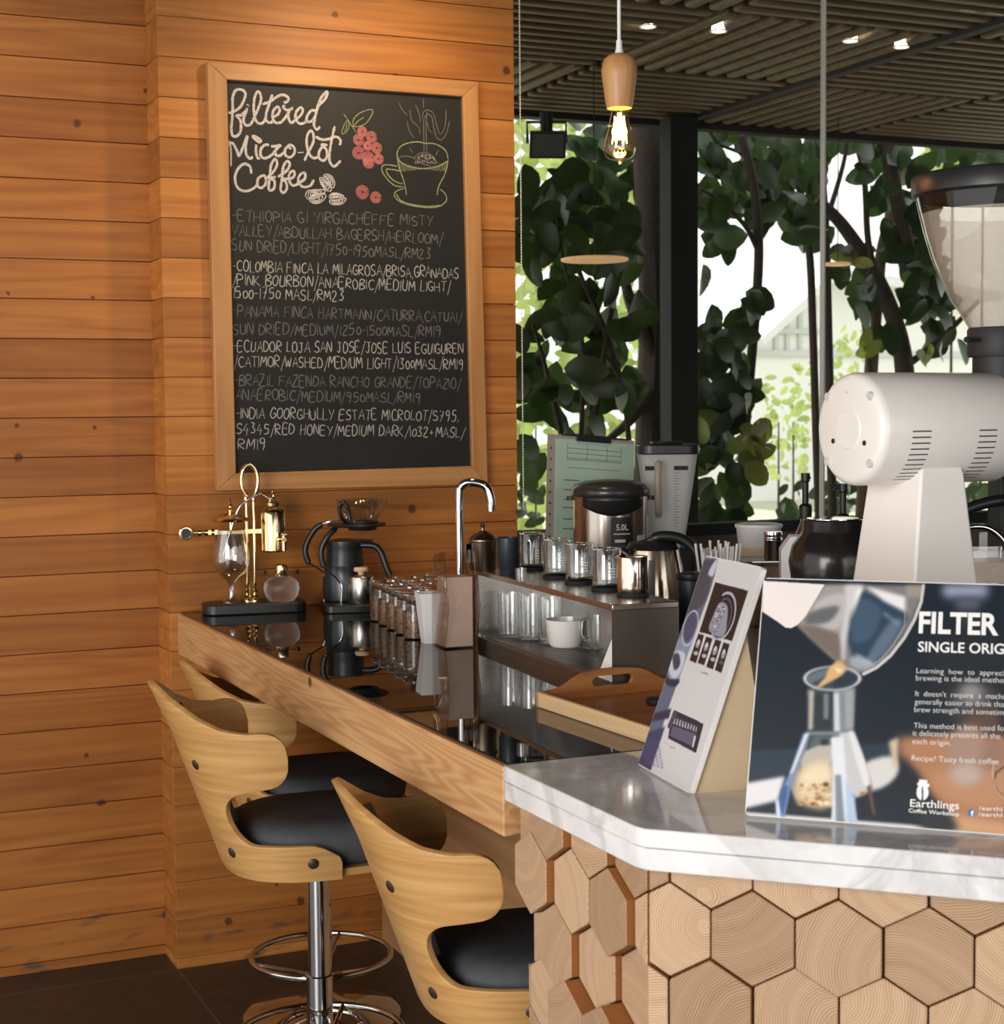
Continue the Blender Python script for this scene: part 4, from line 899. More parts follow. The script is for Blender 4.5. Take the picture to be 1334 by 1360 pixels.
# ------------------------------------------------------------------ wooden tray
tr = thing('serving_tray', 'wooden serving tray with cut-out handles at the marble end of the bar', 'tray', (0.292, -1.812, ZB), R(2.5))
TW, TL = 0.335, 0.445
MB().box(0.008, TW-0.008, -TL+0.008, -0.006, 0.004, 0.012).build('tray_floor', M_tray, tr)
MB().box(0, 0.012, -TL, 0, 0.0, 0.030).build('side_rim', M_trayrim, tr, bevel=0.003)['label'] = 'pale side rim'
MB().box(TW-0.012, TW, -TL, 0, 0.0, 0.030).build('side_rim', M_trayrim, tr, bevel=0.003)
def endp(name, y0, y1):
    out = smooth_path([(0.0, 0.028), (0.05, 0.034), (0.095, 0.056), (0.13, 0.062), (TW/2, 0.064), (TW-0.13, 0.062), (TW-0.095, 0.056), (TW-0.05, 0.034), (TW, 0.028)], 4)
    outl = [(0, 0), (TW, 0)] + [(q.x, q.y) for q in reversed([Vector((a[0], a[1], 0)) for a in out])]
    m = MB(); n = 48
    hole = []
    hw, hh, hz = 0.048, 0.0105, 0.040
    # outline and hole bridged as a ring of quads sampled by angle
    c = Vector((TW/2, hz))
    def ray_out(a):
        d = Vector((cos(a), sin(a))); best = None
        for i in range(len(outl)):
            p, q = Vector(outl[i][:2]), Vector(outl[(i+1) % len(outl)][:2]); e = q-p; den = d.x*e.y-d.y*e.x
            if abs(den) < 1e-9: continue
            t = ((p.x-c.x)*e.y-(p.y-c.y)*e.x)/den; u = ((p.x-c.x)*d.y-(p.y-c.y)*d.x)/den
            if t > 0 and -1e-6 <= u <= 1+1e-6 and (best is None or t < best): best = t
        return c+d*best
    angs = sorted(set([2*pi*i/n for i in range(n)] + [math.atan2(p[1]-c.y, p[0]-c.x) % (2*pi) for p in outl]))
    rings = []
    for yy in (y0, y1):
        o_, h_ = [], []
        for a in angs:
            q = ray_out(a); o_.append(m.v((q.x, yy, q.y)))
            ca, sa = cos(a), sin(a); k = min(hw/abs(ca) if abs(ca) > 1e-6 else 9, hh/abs(sa) if abs(sa) > 1e-6 else 9)
            hx, hy = ca*k, sa*k
            # round ends
            if abs(hx) > hw-hh: e = abs(hx)-(hw-hh); hy = math.copysign(min(abs(hy), math.sqrt(max(hh*hh-e*e, 0))), hy if abs(hy) > 1e-9 else 1)
            h_.append(m.v((c.x+hx, yy, c.y+hy)))
        rings.append((o_, h_))
    (o0, h0), (o1, h1) = rings; N_ = len(angs)
    for i in range(N_):
        j = (i+1) % N_
        m.f([o0[i], o0[j], h0[j], h0[i]]); m.f([o1[i], h1[i], h1[j], o1[j]]); m.f([o0[i], o1[i], o1[j], o0[j]]); m.f([h0[i], h0[j], h1[j], h1[i]])
    return m.build(name, M_tray, tr, bevel=0.002)
endp('handle_end', -0.012, 0.0); endp('handle_end', -TL, -TL+0.012)
cl = MB().lathe([(0, 0), (0.018, 0), (0.020, 0.003), (0.020, 0.010), (0.017, 0.013), (0, 0.013)], 24).build('bottle_cap', M_black, None); q = onZ(872, 936, ZB+0.012)
cl.location = (q.x, q.y, ZB+0.0125); tag(cl, 'small black round cap lying in the wooden tray', 'cap')
# ------------------------------------------------------------------ gear on the staff worktop by the window
def clouded(name, c, fac):
    t = NT(name); tr_ = t.N('ShaderNodeBsdfTransparent'); mx_ = t.N('ShaderNodeMixShader'); mx_.inputs[0].default_value = fac
    t.set(color=c, rough=0.35); tl_ = t.N('ShaderNodeBsdfTranslucent'); tl_.inputs[0].default_value = (*c, 1); m2_ = t.N('ShaderNodeMixShader'); m2_.inputs[0].default_value = 0.55
    t.L(t.bsdf.outputs[0], m2_.inputs[1]); t.L(tl_.outputs[0], m2_.inputs[2]); t.L(tr_.outputs[0], mx_.inputs[1]); t.L(m2_.outputs[0], mx_.inputs[2]); t.L(mx_.outputs[0], t.out.inputs[0]); return t.m
# clipboard
cb = thing('clipboard', 'clipboard of pale green order sheets leaning by the window behind the boiler', 'clipboard', (1.285, -0.075, ZB+0.0145), 0)
cb.rotation_euler = (0, R(5), 0)
m = MB(); Hh = 0.470; le = 0.055
def cbp(x, h, o=0.0): return (x, -0.05+le*h/Hh-o, h)
def slab(m, x0, x1, h0, h1, o0, o1):
    v = [m.v(cbp(x, h, o)) for o in (o0, o1) for h in (h0, h1) for x in (x0, x1)]
    for q in ((0, 1, 3, 2), (4, 6, 7, 5), (0, 4, 5, 1), (2, 3, 7, 6), (0, 2, 6, 4), (1, 5, 7, 3)): m.f([v[i] for i in q])
slab(m, -0.155, 0.15, 0.0, Hh, 0.0, 0.004); m.build('board', plain('grey_board', (0.30, 0.26, 0.25), 0.6), cb, smooth=0)
m = MB(); slab(m, -0.128, 0.148, 0.03, Hh-0.012, 0.0045, 0.009); pa = m.build('paper_stack', plain('green_paper', (0.36, 0.50, 0.42), 0.7, speck=0.03), cb, smooth=0)
m = MB()
rl = random.Random(2)
for h in (0.43, 0.415, 0.40, 0.395, 0.37): slab(m, -0.09, 0.10, h, h+0.0012, 0.0091, 0.0094)
for x in (-0.09, -0.02, 0.05, 0.10): slab(m, x, x+0.001, 0.395, 0.445, 0.0091, 0.0094)
for h in (0.33, 0.30, 0.27, 0.245, 0.21, 0.18, 0.15): slab(m, -0.10, -0.045, h, h+0.0025, 0.0091, 0.0094)
m.build('form_lines', M_black, pa, smooth=0)
m = MB()
for i in range(12): slab(m, -0.146, -0.141, 0.05+0.034*i, 0.056+0.034*i, 0.0041, 0.0046)
m.build('binder_holes', M_black, cb, smooth=0)
m = MB(); slab(m, -0.06, 0.06, Hh-0.016, Hh+0.006, 0.0095, 0.016); slab(m, -0.11, 0.13, Hh-0.004, Hh+0.004, -0.004, 0.004); m.build('clip', M_black, cb, bevel=0.001)
# thermo boiler
bo = thing('hot_water_boiler', 'brushed steel electric water boiler with black lid and a 5.0L label', 'water boiler', (1.255, -0.325, ZB), R(-24))
BH = 0.335
MB().lathe([(0, 0), (0.104, 0), (0.108, 0.006), (0.113, 0.05), (0.113, BH-0.01), (0, BH-0.01)], 48).build('body', plain('boiler_steel', (0.52, 0.46, 0.41), 0.17, 1.0, speck=0.02), bo)
m = MB().lathe([(0.114, BH-0.022), (0.117, BH-0.016), (0.117, BH-0.002), (0.108, BH+0.012), (0.08, BH+0.022), (0.03, BH+0.027), (0, BH+0.028)], 48)
m.build('lid', plain('lid_plastic', (0.03, 0.03, 0.032), 0.25), bo)
m = MB()
P = []
for j in range(5):
    q = j/4; P.append([(1.0*(0.02+0.115)*sin(a), -(0.114+0.022*(1-q)*cos(a*1.9))*cos(a), BH-0.02-0.055*q*cos(a*1.5)) for a in [R(-40+80*i/12) for i in range(13)]])
m.grid(P); m.build('spout_hood', M_black, bo, solid=0.004)
def curved(m, r, a0, a1, z0, z1, n=8):
    P = [[(r*sin(R(a0+(a1-a0)*i/n)), -r*cos(R(a0+(a1-a0)*i/n)), z) for i in range(n+1)] for z in (z0, z1)]; m.grid(P)
m = MB(); curved(m, 0.1139, -4, 28, 0.10, 0.255); m.build('label_panel', M_black, bo)
m = MB(); curved(m, 0.1143, 0, 26, 0.205, 0.208); curved(m, 0.1143, 2, 18, 0.182, 0.190); curved(m, 0.1143, 2, 16, 0.158, 0.166); curved(m, 0.1143, 2, 19, 0.135, 0.142); curved(m, 0.1143, 38, 58, 0.12, 0.20); m.build('label_print', M_steelrim, bo)
for s in (1, -1): MB().lathe([(0, 0), (0.012, 0), (0.012, 0.012), (0, 0.014)], 16, (0.119*s, 0, BH-0.035)).build('hinge', M_black, bo)
# text helper: one flat mesh of lettering laid along a line in space
def text_mesh(m, txt, origin, xd, yd, height=None, width=None, vis=None, bold=0.0, shear=0.0):
    """xd/yd unit axes of the face; width fits the visible part vis of txt"""
    def geo(t_):
        cu = bpy.data.curves.new('lettering', 'FONT'); cu.body = t_; cu.size = 1.0; cu.offset = bold; cu.resolution_u = 3; cu.shear = shear
        o = bpy.data.objects.new('lettering', cu); COL.objects.link(o); bpy.context.view_layer.update()
        me = bpy.data.meshes.new_from_object(o); bpy.data.objects.remove(o); bpy.data.curves.remove(cu); return me
    mv = geo(vis or txt); xs = [v.co.x for v in mv.vertices]; wv_ = max(xs)-min(xs); x0 = min(xs)
    me = geo(txt) if vis and vis != txt else mv
    kx = width/wv_ if width else height/0.73; ky = height/0.73 if height else kx
    vs = [m.v(origin + xd*((v.co.x-x0)*kx) + yd*(v.co.y*ky)) for v in me.vertices]
    for p in me.polygons: m.f([vs[i] for i in p.vertices])
a = R(4)
m = MB(); text_mesh(m, '5.0L', Vector((0.1166*sin(a), -0.1166*cos(a), 0.218)), Vector((cos(a+0.14), sin(a+0.14), 0)), Vector((0, 0, 1)), height=0.018, width=0.036); m.build('label_text', M_whitepl, bo, smooth=0)
# blender
bl = thing('blender_jug', 'clear blender jug with black lid on a black motor base by the window', 'blender', (1.478, -0.275, ZB), R(-24))
MB().prism(rounded(0.17, 0.17, 0.03), 0, 0.15, 'XY').build('motor_base', M_black, bl, bevel=0.006)
m = MB(); P = []
for w, z in ((0.094, 0.152), (0.106, 0.18), (0.172, 0.425), (0.176, 0.432)): P.append([(x, y, z) for x, y in rounded(w, w, w*0.2, 6)])
V = m.grid(P, closed=True); m.f(V[0][::-1]); m.build('jug', clouded('clouded_jug', (0.90, 0.90, 0.90), 0.72), bl, smooth=45)
m = MB(); m.prism(rounded(0.186, 0.186, 0.04, 6), 0.4325, 0.462); m.prism(rounded(0.10, 0.10, 0.03, 6), 0.462, 0.470); m.build('lid', M_black, bl, bevel=0.005)
m = MB().tube(smooth_path([(-0.035, -0.082, 0.40), (-0.040, -0.125, 0.405), (-0.042, -0.135, 0.36), (-0.040, -0.125, 0.28), (-0.034, -0.072, 0.25)], 6), 0.0105, 12); m.build('handle', clouded('clouded_handle', (0.62, 0.55, 0.47), 0.75), bl)
m = MB()
def jy(z): return -(0.053+(z-0.18)*0.135)-0.0012
for i in range(22): z = 0.215+i*0.0085; m.f([m.v(q) for q in ((0.012, jy(z), z), (0.030 if i % 2 else 0.024, jy(z), z), (0.030 if i % 2 else 0.024, jy(z+0.0012), z+0.0012), (0.012, jy(z+0.0012), z+0.0012))])
for x0, x1 in ((-0.075, -0.045), (0.012, 0.055)): m.f([m.v(q) for q in ((x0, jy(0.385), 0.385), (x1, jy(0.385), 0.385), (x1, jy(0.398), 0.398), (x0, jy(0.398), 0.398))])
m.build('scale_marks', M_black, bl, smooth=0)
# kettle
x, y = xyD(868, 780, 4.15)
ke = thing('electric_kettle', 'rounded steel electric kettle with black handle behind the riser', 'kettle', (x, y, ZB), R(-24))
MB().lathe([(0, 0), (0.085, 0), (0.089, 0.01), (0.090, 0.05), (0.084, 0.12), (0.072, 0.185), (0.064, 0.222), (0, 0.222)], 44).build('body', plain('kettle_steel', (0.60, 0.50, 0.40), 0.14, 1.0, speck=0.02), ke)
MB().lathe([(0.066, 0.222), (0.067, 0.226), (0.058, 0.238), (0.02, 0.245), (0, 0.245)], 36).build('lid', M_black, ke)
MB().tube(smooth_path([(-0.03, -0.01, 0.236), (0.02, -0.015, 0.254), (0.075, -0.02, 0.244), (0.108, -0.025, 0.205), (0.114, -0.025, 0.14), (0.100, -0.02, 0.06), (0.085, -0.01, 0.04)], 6), [0.008]*4+[0.014]*33, 12).build('handle', M_black, ke)
m = MB(); P = [[(0.002+0.086*0.0+(0.003+0.094-0.02*z/0.22)*sin(R(q)), -(0.003+0.094-0.03*max(z-0.05, 0)/0.2)*cos(R(q)), z) for q in range(-32, 0, 4)] for z in [0.06+0.02*i for i in range(8)]]
m.grid(P); m.build('gauge', M_black, ke)
MB().tube([(-0.06, -0.02, 0.2), (-0.088, -0.03, 0.222)], [0.022, 0.014], 14).build('spout', M_chrome, ke)
# tumbler
x, y = xyD(919, 790, 3.92)
tu = thing('black_tumbler', 'blue-black insulated tumbler standing behind the tent card', 'tumbler', (x, y, ZB), 0)
MB().lathe([(0, 0), (0.028, 0), (0.031, 0.004), (0.034, 0.165), (0.033, 0.168), (0, 0.168)], 36).build('body', M_blueblack, tu)
MB().lathe([(0.0345, 0.168), (0.0355, 0.171), (0.0345, 0.182), (0.02, 0.186), (0, 0.186)], 36).build('lid', M_black, tu)
# straws
x, y = xyD(956, 790, 4.05)
ss = thing('straw_cup', 'clear cup holding a bunch of white straws by the tumbler', 'straw cup', (x, y, ZB), 0)
MB().lathe([(0, 0), (0.04, 0), (0.048, 0.13), (0.0465, 0.13), (0.038, 0.004), (0, 0.003)], 32, cap=False).build('cup', M_tglass, ss)
rs = random.Random(4)
st0 = None
for i in range(26):
    a = 2.39996*i; r = 0.0345*math.sqrt((i+0.5)/26); tl = Vector((0, 0, 1)).lerp(Vector((0.22*cos(a), 0.22*sin(a), 1)), r/0.034*0.6)
    if st0 is None: st0 = MB().tube([(0, 0, 0), (0, 0, 0.232)], 0.0032, 8).build('drinking_straw', M_whitepl, None); o_ = st0
    else: o_ = st0.copy(); COL.objects.link(o_)
    o_.location = (x+r*cos(a)*0.9, y+r*sin(a)*0.9, ZB+0.0045); o_.scale = (1, 1, rs.uniform(0.95, 1.06)); o_.rotation_euler = (tl).to_track_quat('Z', 'Y').to_euler()
    tag(o_, 'white drinking straw standing in the clear cup behind the narrow card', 'straw', 'straws in the cup')
# storage box with bucket, canister, white box; syrup pumps
x, y = xyD(1000, 790, 4.45)
sb = thing('storage_box', 'clear plastic storage box of brown stock under the white tub', 'storage box', (x-0.01, y, ZB), R(-20))
MB().prism(rounded(0.24, 0.22, 0.02), 0.0, 0.157).build('contents', plain('brown_stock', (0.40, 0.27, 0.15), 0.6, speck=0.5), sb)
m = MB().prism(rounded(0.25, 0.23, 0.025), 0.158, 0.170); m.build('lid', thin_glass('box_lid', (0.9, 0.88, 0.85), 1.5), sb, bevel=0.002)
m = MB(); P = [[(px_, py_, z) for px_, py_ in rounded(w, w-0.02, 0.022)] for w, z in ((0.243, 0.0), (0.247, 0.157))]; m.grid(P, closed=True); m.build('walls', thin_glass('box_wall', (0.93, 0.91, 0.88), 1.5), sb)
zt = ZB+0.1705
x, y = xyD(1008, 735, 4.5)
bu = thing('plastic_tub', 'white translucent plastic tub on the storage box', 'tub', (x, y, zt), 0)
MB().lathe([(0, 0), (0.050, 0), (0.053, 0.004), (0.061, 0.078), (0, 0.078)], 36).build('body', plain('tub_plastic', (0.74, 0.72, 0.69), 0.4, speck=0.02), bu)
MB().lathe([(0.063, 0.076), (0.065, 0.08), (0.064, 0.086), (0.055, 0.088), (0, 0.088)], 36).build('lid', M_whitepl, bu)
m = MB(); m.lathe([(0.0537, 0.006), (0.0557, 0.024)], 36, cap=False); m.build('tan_band', M_kraft, bu)
x, y = xyD(1027, 735, 4.36)
sc_ = thing('shaker_canister', 'small banded steel shaker in front of the white tub', 'canister', (x, y, zt), 0)
MB().lathe([(0, 0), (0.022, 0), (0.0235, 0.003), (0.0235, 0.05), (0.025, 0.052), (0.025, 0.056), (0.0235, 0.058), (0.0235, 0.066), (0.025, 0.068), (0.024, 0.076), (0, 0.077)], 28).build('body', M_chrome, sc_)
x, y = xyD(1060, 760, 4.18)
wx = thing('white_carton', 'plain white carton behind the black jug', 'carton', (x, y, ZB), R(-30))
m = MB().prism([(-0.045, 0), (0.045, 0), (0.045, 0.25), (-0.02, 0.25), (-0.045, 0.215)], -0.04, 0.04, 'XZ'); m.build('carton', M_whitepl, wx, smooth=0, bevel=0.002)
def pump(label, px, top, dep, col, big):
    x, y = xyD(px, 700, dep); r = 0.03; pz = atD(px, top, dep).z-ZB
    b = thing('syrup_bottle', label, 'syrup bottle', (x, y, ZB), R(-24), 'syrup bottles by the window')
    MB().lathe([(0, 0), (r, 0), (r+0.002, 0.004), (r+0.002, pz*0.52), (r*0.5, pz*0.62), (r*0.45, pz*0.66), (0, pz*0.66)], 28).build('bottle', plain('amber_syrup', col, 0.15, trans=0.4), b)
    MB().lathe([(0.017, pz*0.655), (0.019, pz*0.66), (0.019, pz*0.75), (0.0095, pz*0.77), (0.0095, pz*0.93), (0.013, pz*0.94), (0.013, pz), (0, pz)], 22).build('pump', M_black, b)
    MB().tube([(0, 0, pz*0.975), (-0.045*big, 0, pz*0.975), (-0.055*big, 0, pz*0.955)], 0.006, 10).build('nozzle', M_black, b)
pump('syrup bottle with black pump, behind the white tub', 1070, 628, 4.78, (0.30, 0.12, 0.03), -0.2)
pump('amber syrup bottle with black pump, behind the black jug', 1120, 642, 4.62, (0.26, 0.14, 0.05), 0.5)
# black jug
x, y = xyD(1107, 760, 3.35)
jg = thing('black_jug', 'black glazed pot-bellied jug beside the white grinder', 'jug', (x, y, ZB), 0)
sj = 3.35/2196
MB().lathe([(0, 0), (0.058, 0), (0.062, 0.004), (0.056, 0.05), (0.056, 0.10), (0.068, 0.17), (0.084, 0.225), (0.090, 0.262), (0.083, 0.295), (0.066, 0.318), (0.0615, 0.326), (0.0615, 0.345), (0.060, 0.348), (0.054, 0.346), (0.052, 0.33), (0, 0.33)], 48).build('body', plain('black_glaze', (0.014, 0.013, 0.012), 0.2, speck=0.02), jg)
MB().lathe([(0, 0.3455), (0.0535, 0.3455), (0.0535, 0.350), (0, 0.352)], 40).build('lid', M_chrome, jg)

# ------------------------------------------------------------------ white coffee grinder
GY, GZ = -2.405, 1.577
gx0 = 0.590; R0 = 0.0945
gx1 = 0.895
gr = thing('coffee_grinder', 'white electric coffee grinder with large clear bean hopper on the counter', 'coffee grinder', (gx0, GY, ZB), 0)
gz = GZ-ZB
def along(prof, n=64, cy=0.0, cz=gz):
    m = MB(); m.M = Matrix.Translation((0, cy, cz)) @ Matrix.Rotation(R(90), 4, 'Y'); m.lathe(prof, n); return m
along([(0, 0.0), (R0-0.014, 0.0), (R0-0.008, 0.002), (R0-0.002, 0.008), (R0, 0.016), (R0, gx1-gx0-0.014), (R0-0.004, gx1-gx0-0.004), (R0-0.012, gx1-gx0), (0, gx1-gx0)]).build('motor_housing', M_white, gr, smooth=50)
m = along([(0, -0.002), (0.032, -0.002), (0.034, 0.0), (0.034, 0.002)], 40, 0.0, gz); m.build('end_boss', M_white, gr)
for ay, az in ((-0.058, 0.055), (0.058, 0.055), (-0.058, -0.055), (0.058, -0.055)): along([(0, -0.003), (0.006, -0.003), (0.0075, -0.001), (0.0075, 0.002)], 16, ay, gz+az).build('screw', M_steelrim, gr)
for ay, az in ((-0.044, -0.022), (0.042, -0.020)): along([(0, -0.0012), (0.0045, -0.0012), (0.0045, 0.002)], 14, ay, gz+az).build('vent_hole', M_black, gr)
along([(0, -0.0012), (0.003, -0.0012), (0.003, 0.002)], 12, 0.004, gz+0.062).build('vent_hole', M_steelrim, gr)
# vent slots cut on the near side, two banks
for bx0 in (0.058, 0.195):
    m = MB()
    for i in range(11):
        th_ = R(-2-6.0*i); y_, z_ = -(R0+0.0004)*cos(th_), (R0+0.0004)*sin(th_)
        d = Vector((0, -cos(th_), sin(th_))); tz = Vector((0, -d.z*-1, 0)); up = Vector((0, sin(th_), cos(th_)))
        xs = bx0+0.0; p = Vector((0, y_, gz+z_))
        m.f([m.v(p+Vector((xs+a, 0, 0))+up*b+d*0.0001) for a, b in ((0, -0.0011), (0.038, -0.0011), (0.038, 0.0011), (0, 0.0011))])
    m.build('vent_slots', M_black, gr, smooth=0)
along([(0, 0), (R0*0.80, 0), (R0*0.80, 0.075), (R0*0.74, 0.085), (R0*0.74, 0.14), (0, 0.14)]).build('burr_housing', M_white, gr).location.x = gx1-gx0
# tapered pedestal
def ped(z, w0, w1, d): return [(w0, -d, z), (w1, -d, z), (w1, d, z), (w0, d, z)]
m = MB(); P = []
for z, a, b, d in ((0.0, 0.035, 0.235, 0.105), (0.012, 0.038, 0.232, 0.103), (gz-R0*0.80, 0.095, 0.185, 0.070), (gz-R0*0.3, 0.110, 0.172, 0.058)): P.append(ped(z, a, b, d))
V = m.grid(P, closed=True); m.f(V[0][::-1]); m.f(V[-1]); m.build('pedestal', M_white, gr, smooth=0, bevel=0.004)
# hopper
hx = onY(1331, 470, GY).x-gx0
sp_ = (onY(1331, 470, GY)-CAM).dot(AF)/2196
hz = lambda py: onY(1331, py, GY).z-ZB
m = MB().lathe([(43*sp_, hz(474)), (45*sp_, hz(470)), (45*sp_, hz(438)), (43*sp_, hz(435)), (30*sp_, hz(434))], 40, (hx, 0, 0), cap=False)
m.lathe([(0, hz(512)), (38*sp_, hz(512)), (38*sp_, hz(474)), (30*sp_, hz(474))], 40, (hx, 0, 0)); m.build('hopper_collar', M_blackmatte, gr)
m = MB(); m.tube([(hx-44*sp_, -0.01, hz(452)), (hx-64*sp_, -0.014, hz(452))], 0.0035, 10); m.lathe([(0, -0.006), (0.006, -0.004), (0.0075, 0), (0.006, 0.004), (0, 0.006)], 14, (hx-66*sp_, -0.014, hz(452))); m.build('shutter_knob', M_black, gr)
prof = [(42*sp_, hz(437)), (52*sp_, hz(420)), (66*sp_, hz(398)), (80*sp_, hz(370)), (92*sp_, hz(340)), (101*sp_, hz(310)), (108*sp_, hz(282)), (114*sp_, hz(256))]
m = MB().lathe(prof, 56, (hx, 0, 0), cap=False); m.build('hopper', thin_glass('hopper_plastic', (0.90, 0.87, 0.83), 1.2), gr, smooth=60)
# a frosted inner film of coffee dust on the lower part
t = NT('dusty_film'); tr_ = t.N('ShaderNodeBsdfTransparent'); mx_ = t.N('ShaderNodeMixShader'); mx_.inputs[0].default_value = 0.50
t.set(color=(0.66, 0.60, 0.54), rough=0.6); t.L(tr_.outputs[0], mx_.inputs[1]); t.L(t.bsdf.outputs[0], mx_.inputs[2]); t.L(mx_.outputs[0], t.out.inputs[0])
m = MB().lathe([(r*0.975, z) for r, z in prof[:7]], 56, (hx, 0, 0), cap=False); m.build('dust_film', t.m, gr, smooth=60)
m = MB().lathe([(112*sp_, hz(262)), (118*sp_, hz(258)), (119*sp_, hz(236)), (116*sp_, hz(232)), (0, hz(230))], 56, (hx, 0, 0), cap=False); m.build('hopper_lid', M_black, gr)
m = MB()
for k in (1.0, 0.6, 0.3):
    tri = [(-0.012, -0.016), (0.030*k-0.0, -0.016), (0.008, 0.024*k)]
    pts = []
    for ux, uz in ((-0.026*k, -0.015*k), (0.026*k, -0.015*k), (0, 0.026*k), (-0.026*k, -0.015*k)):
        z = hz(294)+uz; r = 104.5*sp_+(uz)*0.28; a_ = -pi/2-0.06+ux/r; pts.append((hx+(r+0.001)*cos(a_), (r+0.001)*sin(a_), z))
    m.tube(pts, 0.0007, 5)
m.build('etched_emblem', M_whitepl, gr)
# ------------------------------------------------------------------ right edge: espresso machine corner
x, y = xyD(1325, 700, 3.75)
em = thing('espresso_machine', 'corner of a black espresso machine with chrome steam pipe at the right edge', 'espresso machine', (x, y, ZB), R(-20))
MB().box(0.03, 0.45, -0.22, 0.22, 0.0, 0.12).build('drip_base', M_steel, em, bevel=0.006)
MB().box(-0.005, 0.055, -0.03, 0.05, 0.12, 0.42).build('side_post', M_blackmatte, em, bevel=0.004)
MB().box(0.0, 0.45, -0.18, 0.22, 0.405, 0.52).build('head', M_black, em, bevel=0.01)
MB().tube(smooth_path([(0.03, -0.05, 0.36), (-0.02, -0.06, 0.362), (-0.07, -0.06, 0.352), (-0.115, -0.06, 0.335)], 6), 0.013, 12).build('paddle', M_black, em)
MB().tube(smooth_path([(-0.115, -0.06, 0.29), (-0.085, -0.07, 0.305), (-0.045, -0.075, 0.300), (-0.01, -0.08, 0.265), (0.015, -0.085, 0.20), (0.02, -0.085, 0.15)], 7), 0.0062, 12).build('steam_pipe', M_chrome, em)
x, y = xyD(1290, 740, 4.25)
ww = thing('wooden_lidded_box', 'steel box with pale wooden lid right of the grinder pedestal', 'box', (x, y, ZB), R(-25))
MB().box(-0.055, 0.055, -0.05, 0.05, 0.0, 0.165).build('body', M_steeldk, ww, bevel=0.003)
MB().box(-0.060, 0.060, -0.055, 0.055, 0.1655, 0.195).build('lid', M_trayrim, ww, bevel=0.003)
x, y = xyD(1334, 740, 4.5)
wn_ = thing('white_bin', 'plain white upright bin at the right edge behind the steam pipe', 'bin', (x, y, ZB), R(-25))
MB().box(-0.055, 0.055, -0.05, 0.05, 0.0, 0.225).build('body', M_whitepl, wn_, bevel=0.004)
x, y = xyD(1305, 760, 3.35)
gb = thing('glass_bowl', 'clear square bowl of amber syrup just above the big tent card', 'bowl', (x, y, ZB), R(-25))
m = MB(); m.prism(rounded(0.105, 0.09, 0.012), 0.22, 0.262); m.build('contents', plain('amber', (0.34, 0.17, 0.05), 0.3), gb)
m = MB(); P = [[(a_, b_, z) for a_, b_ in rounded(w, w-0.015, 0.014)] for w, z in ((0.085, 0.0), (0.112, 0.22), (0.120, 0.285))]; V = m.grid(P, closed=True); m.f(V[0]); m.build('bowl', M_tglass, gb)
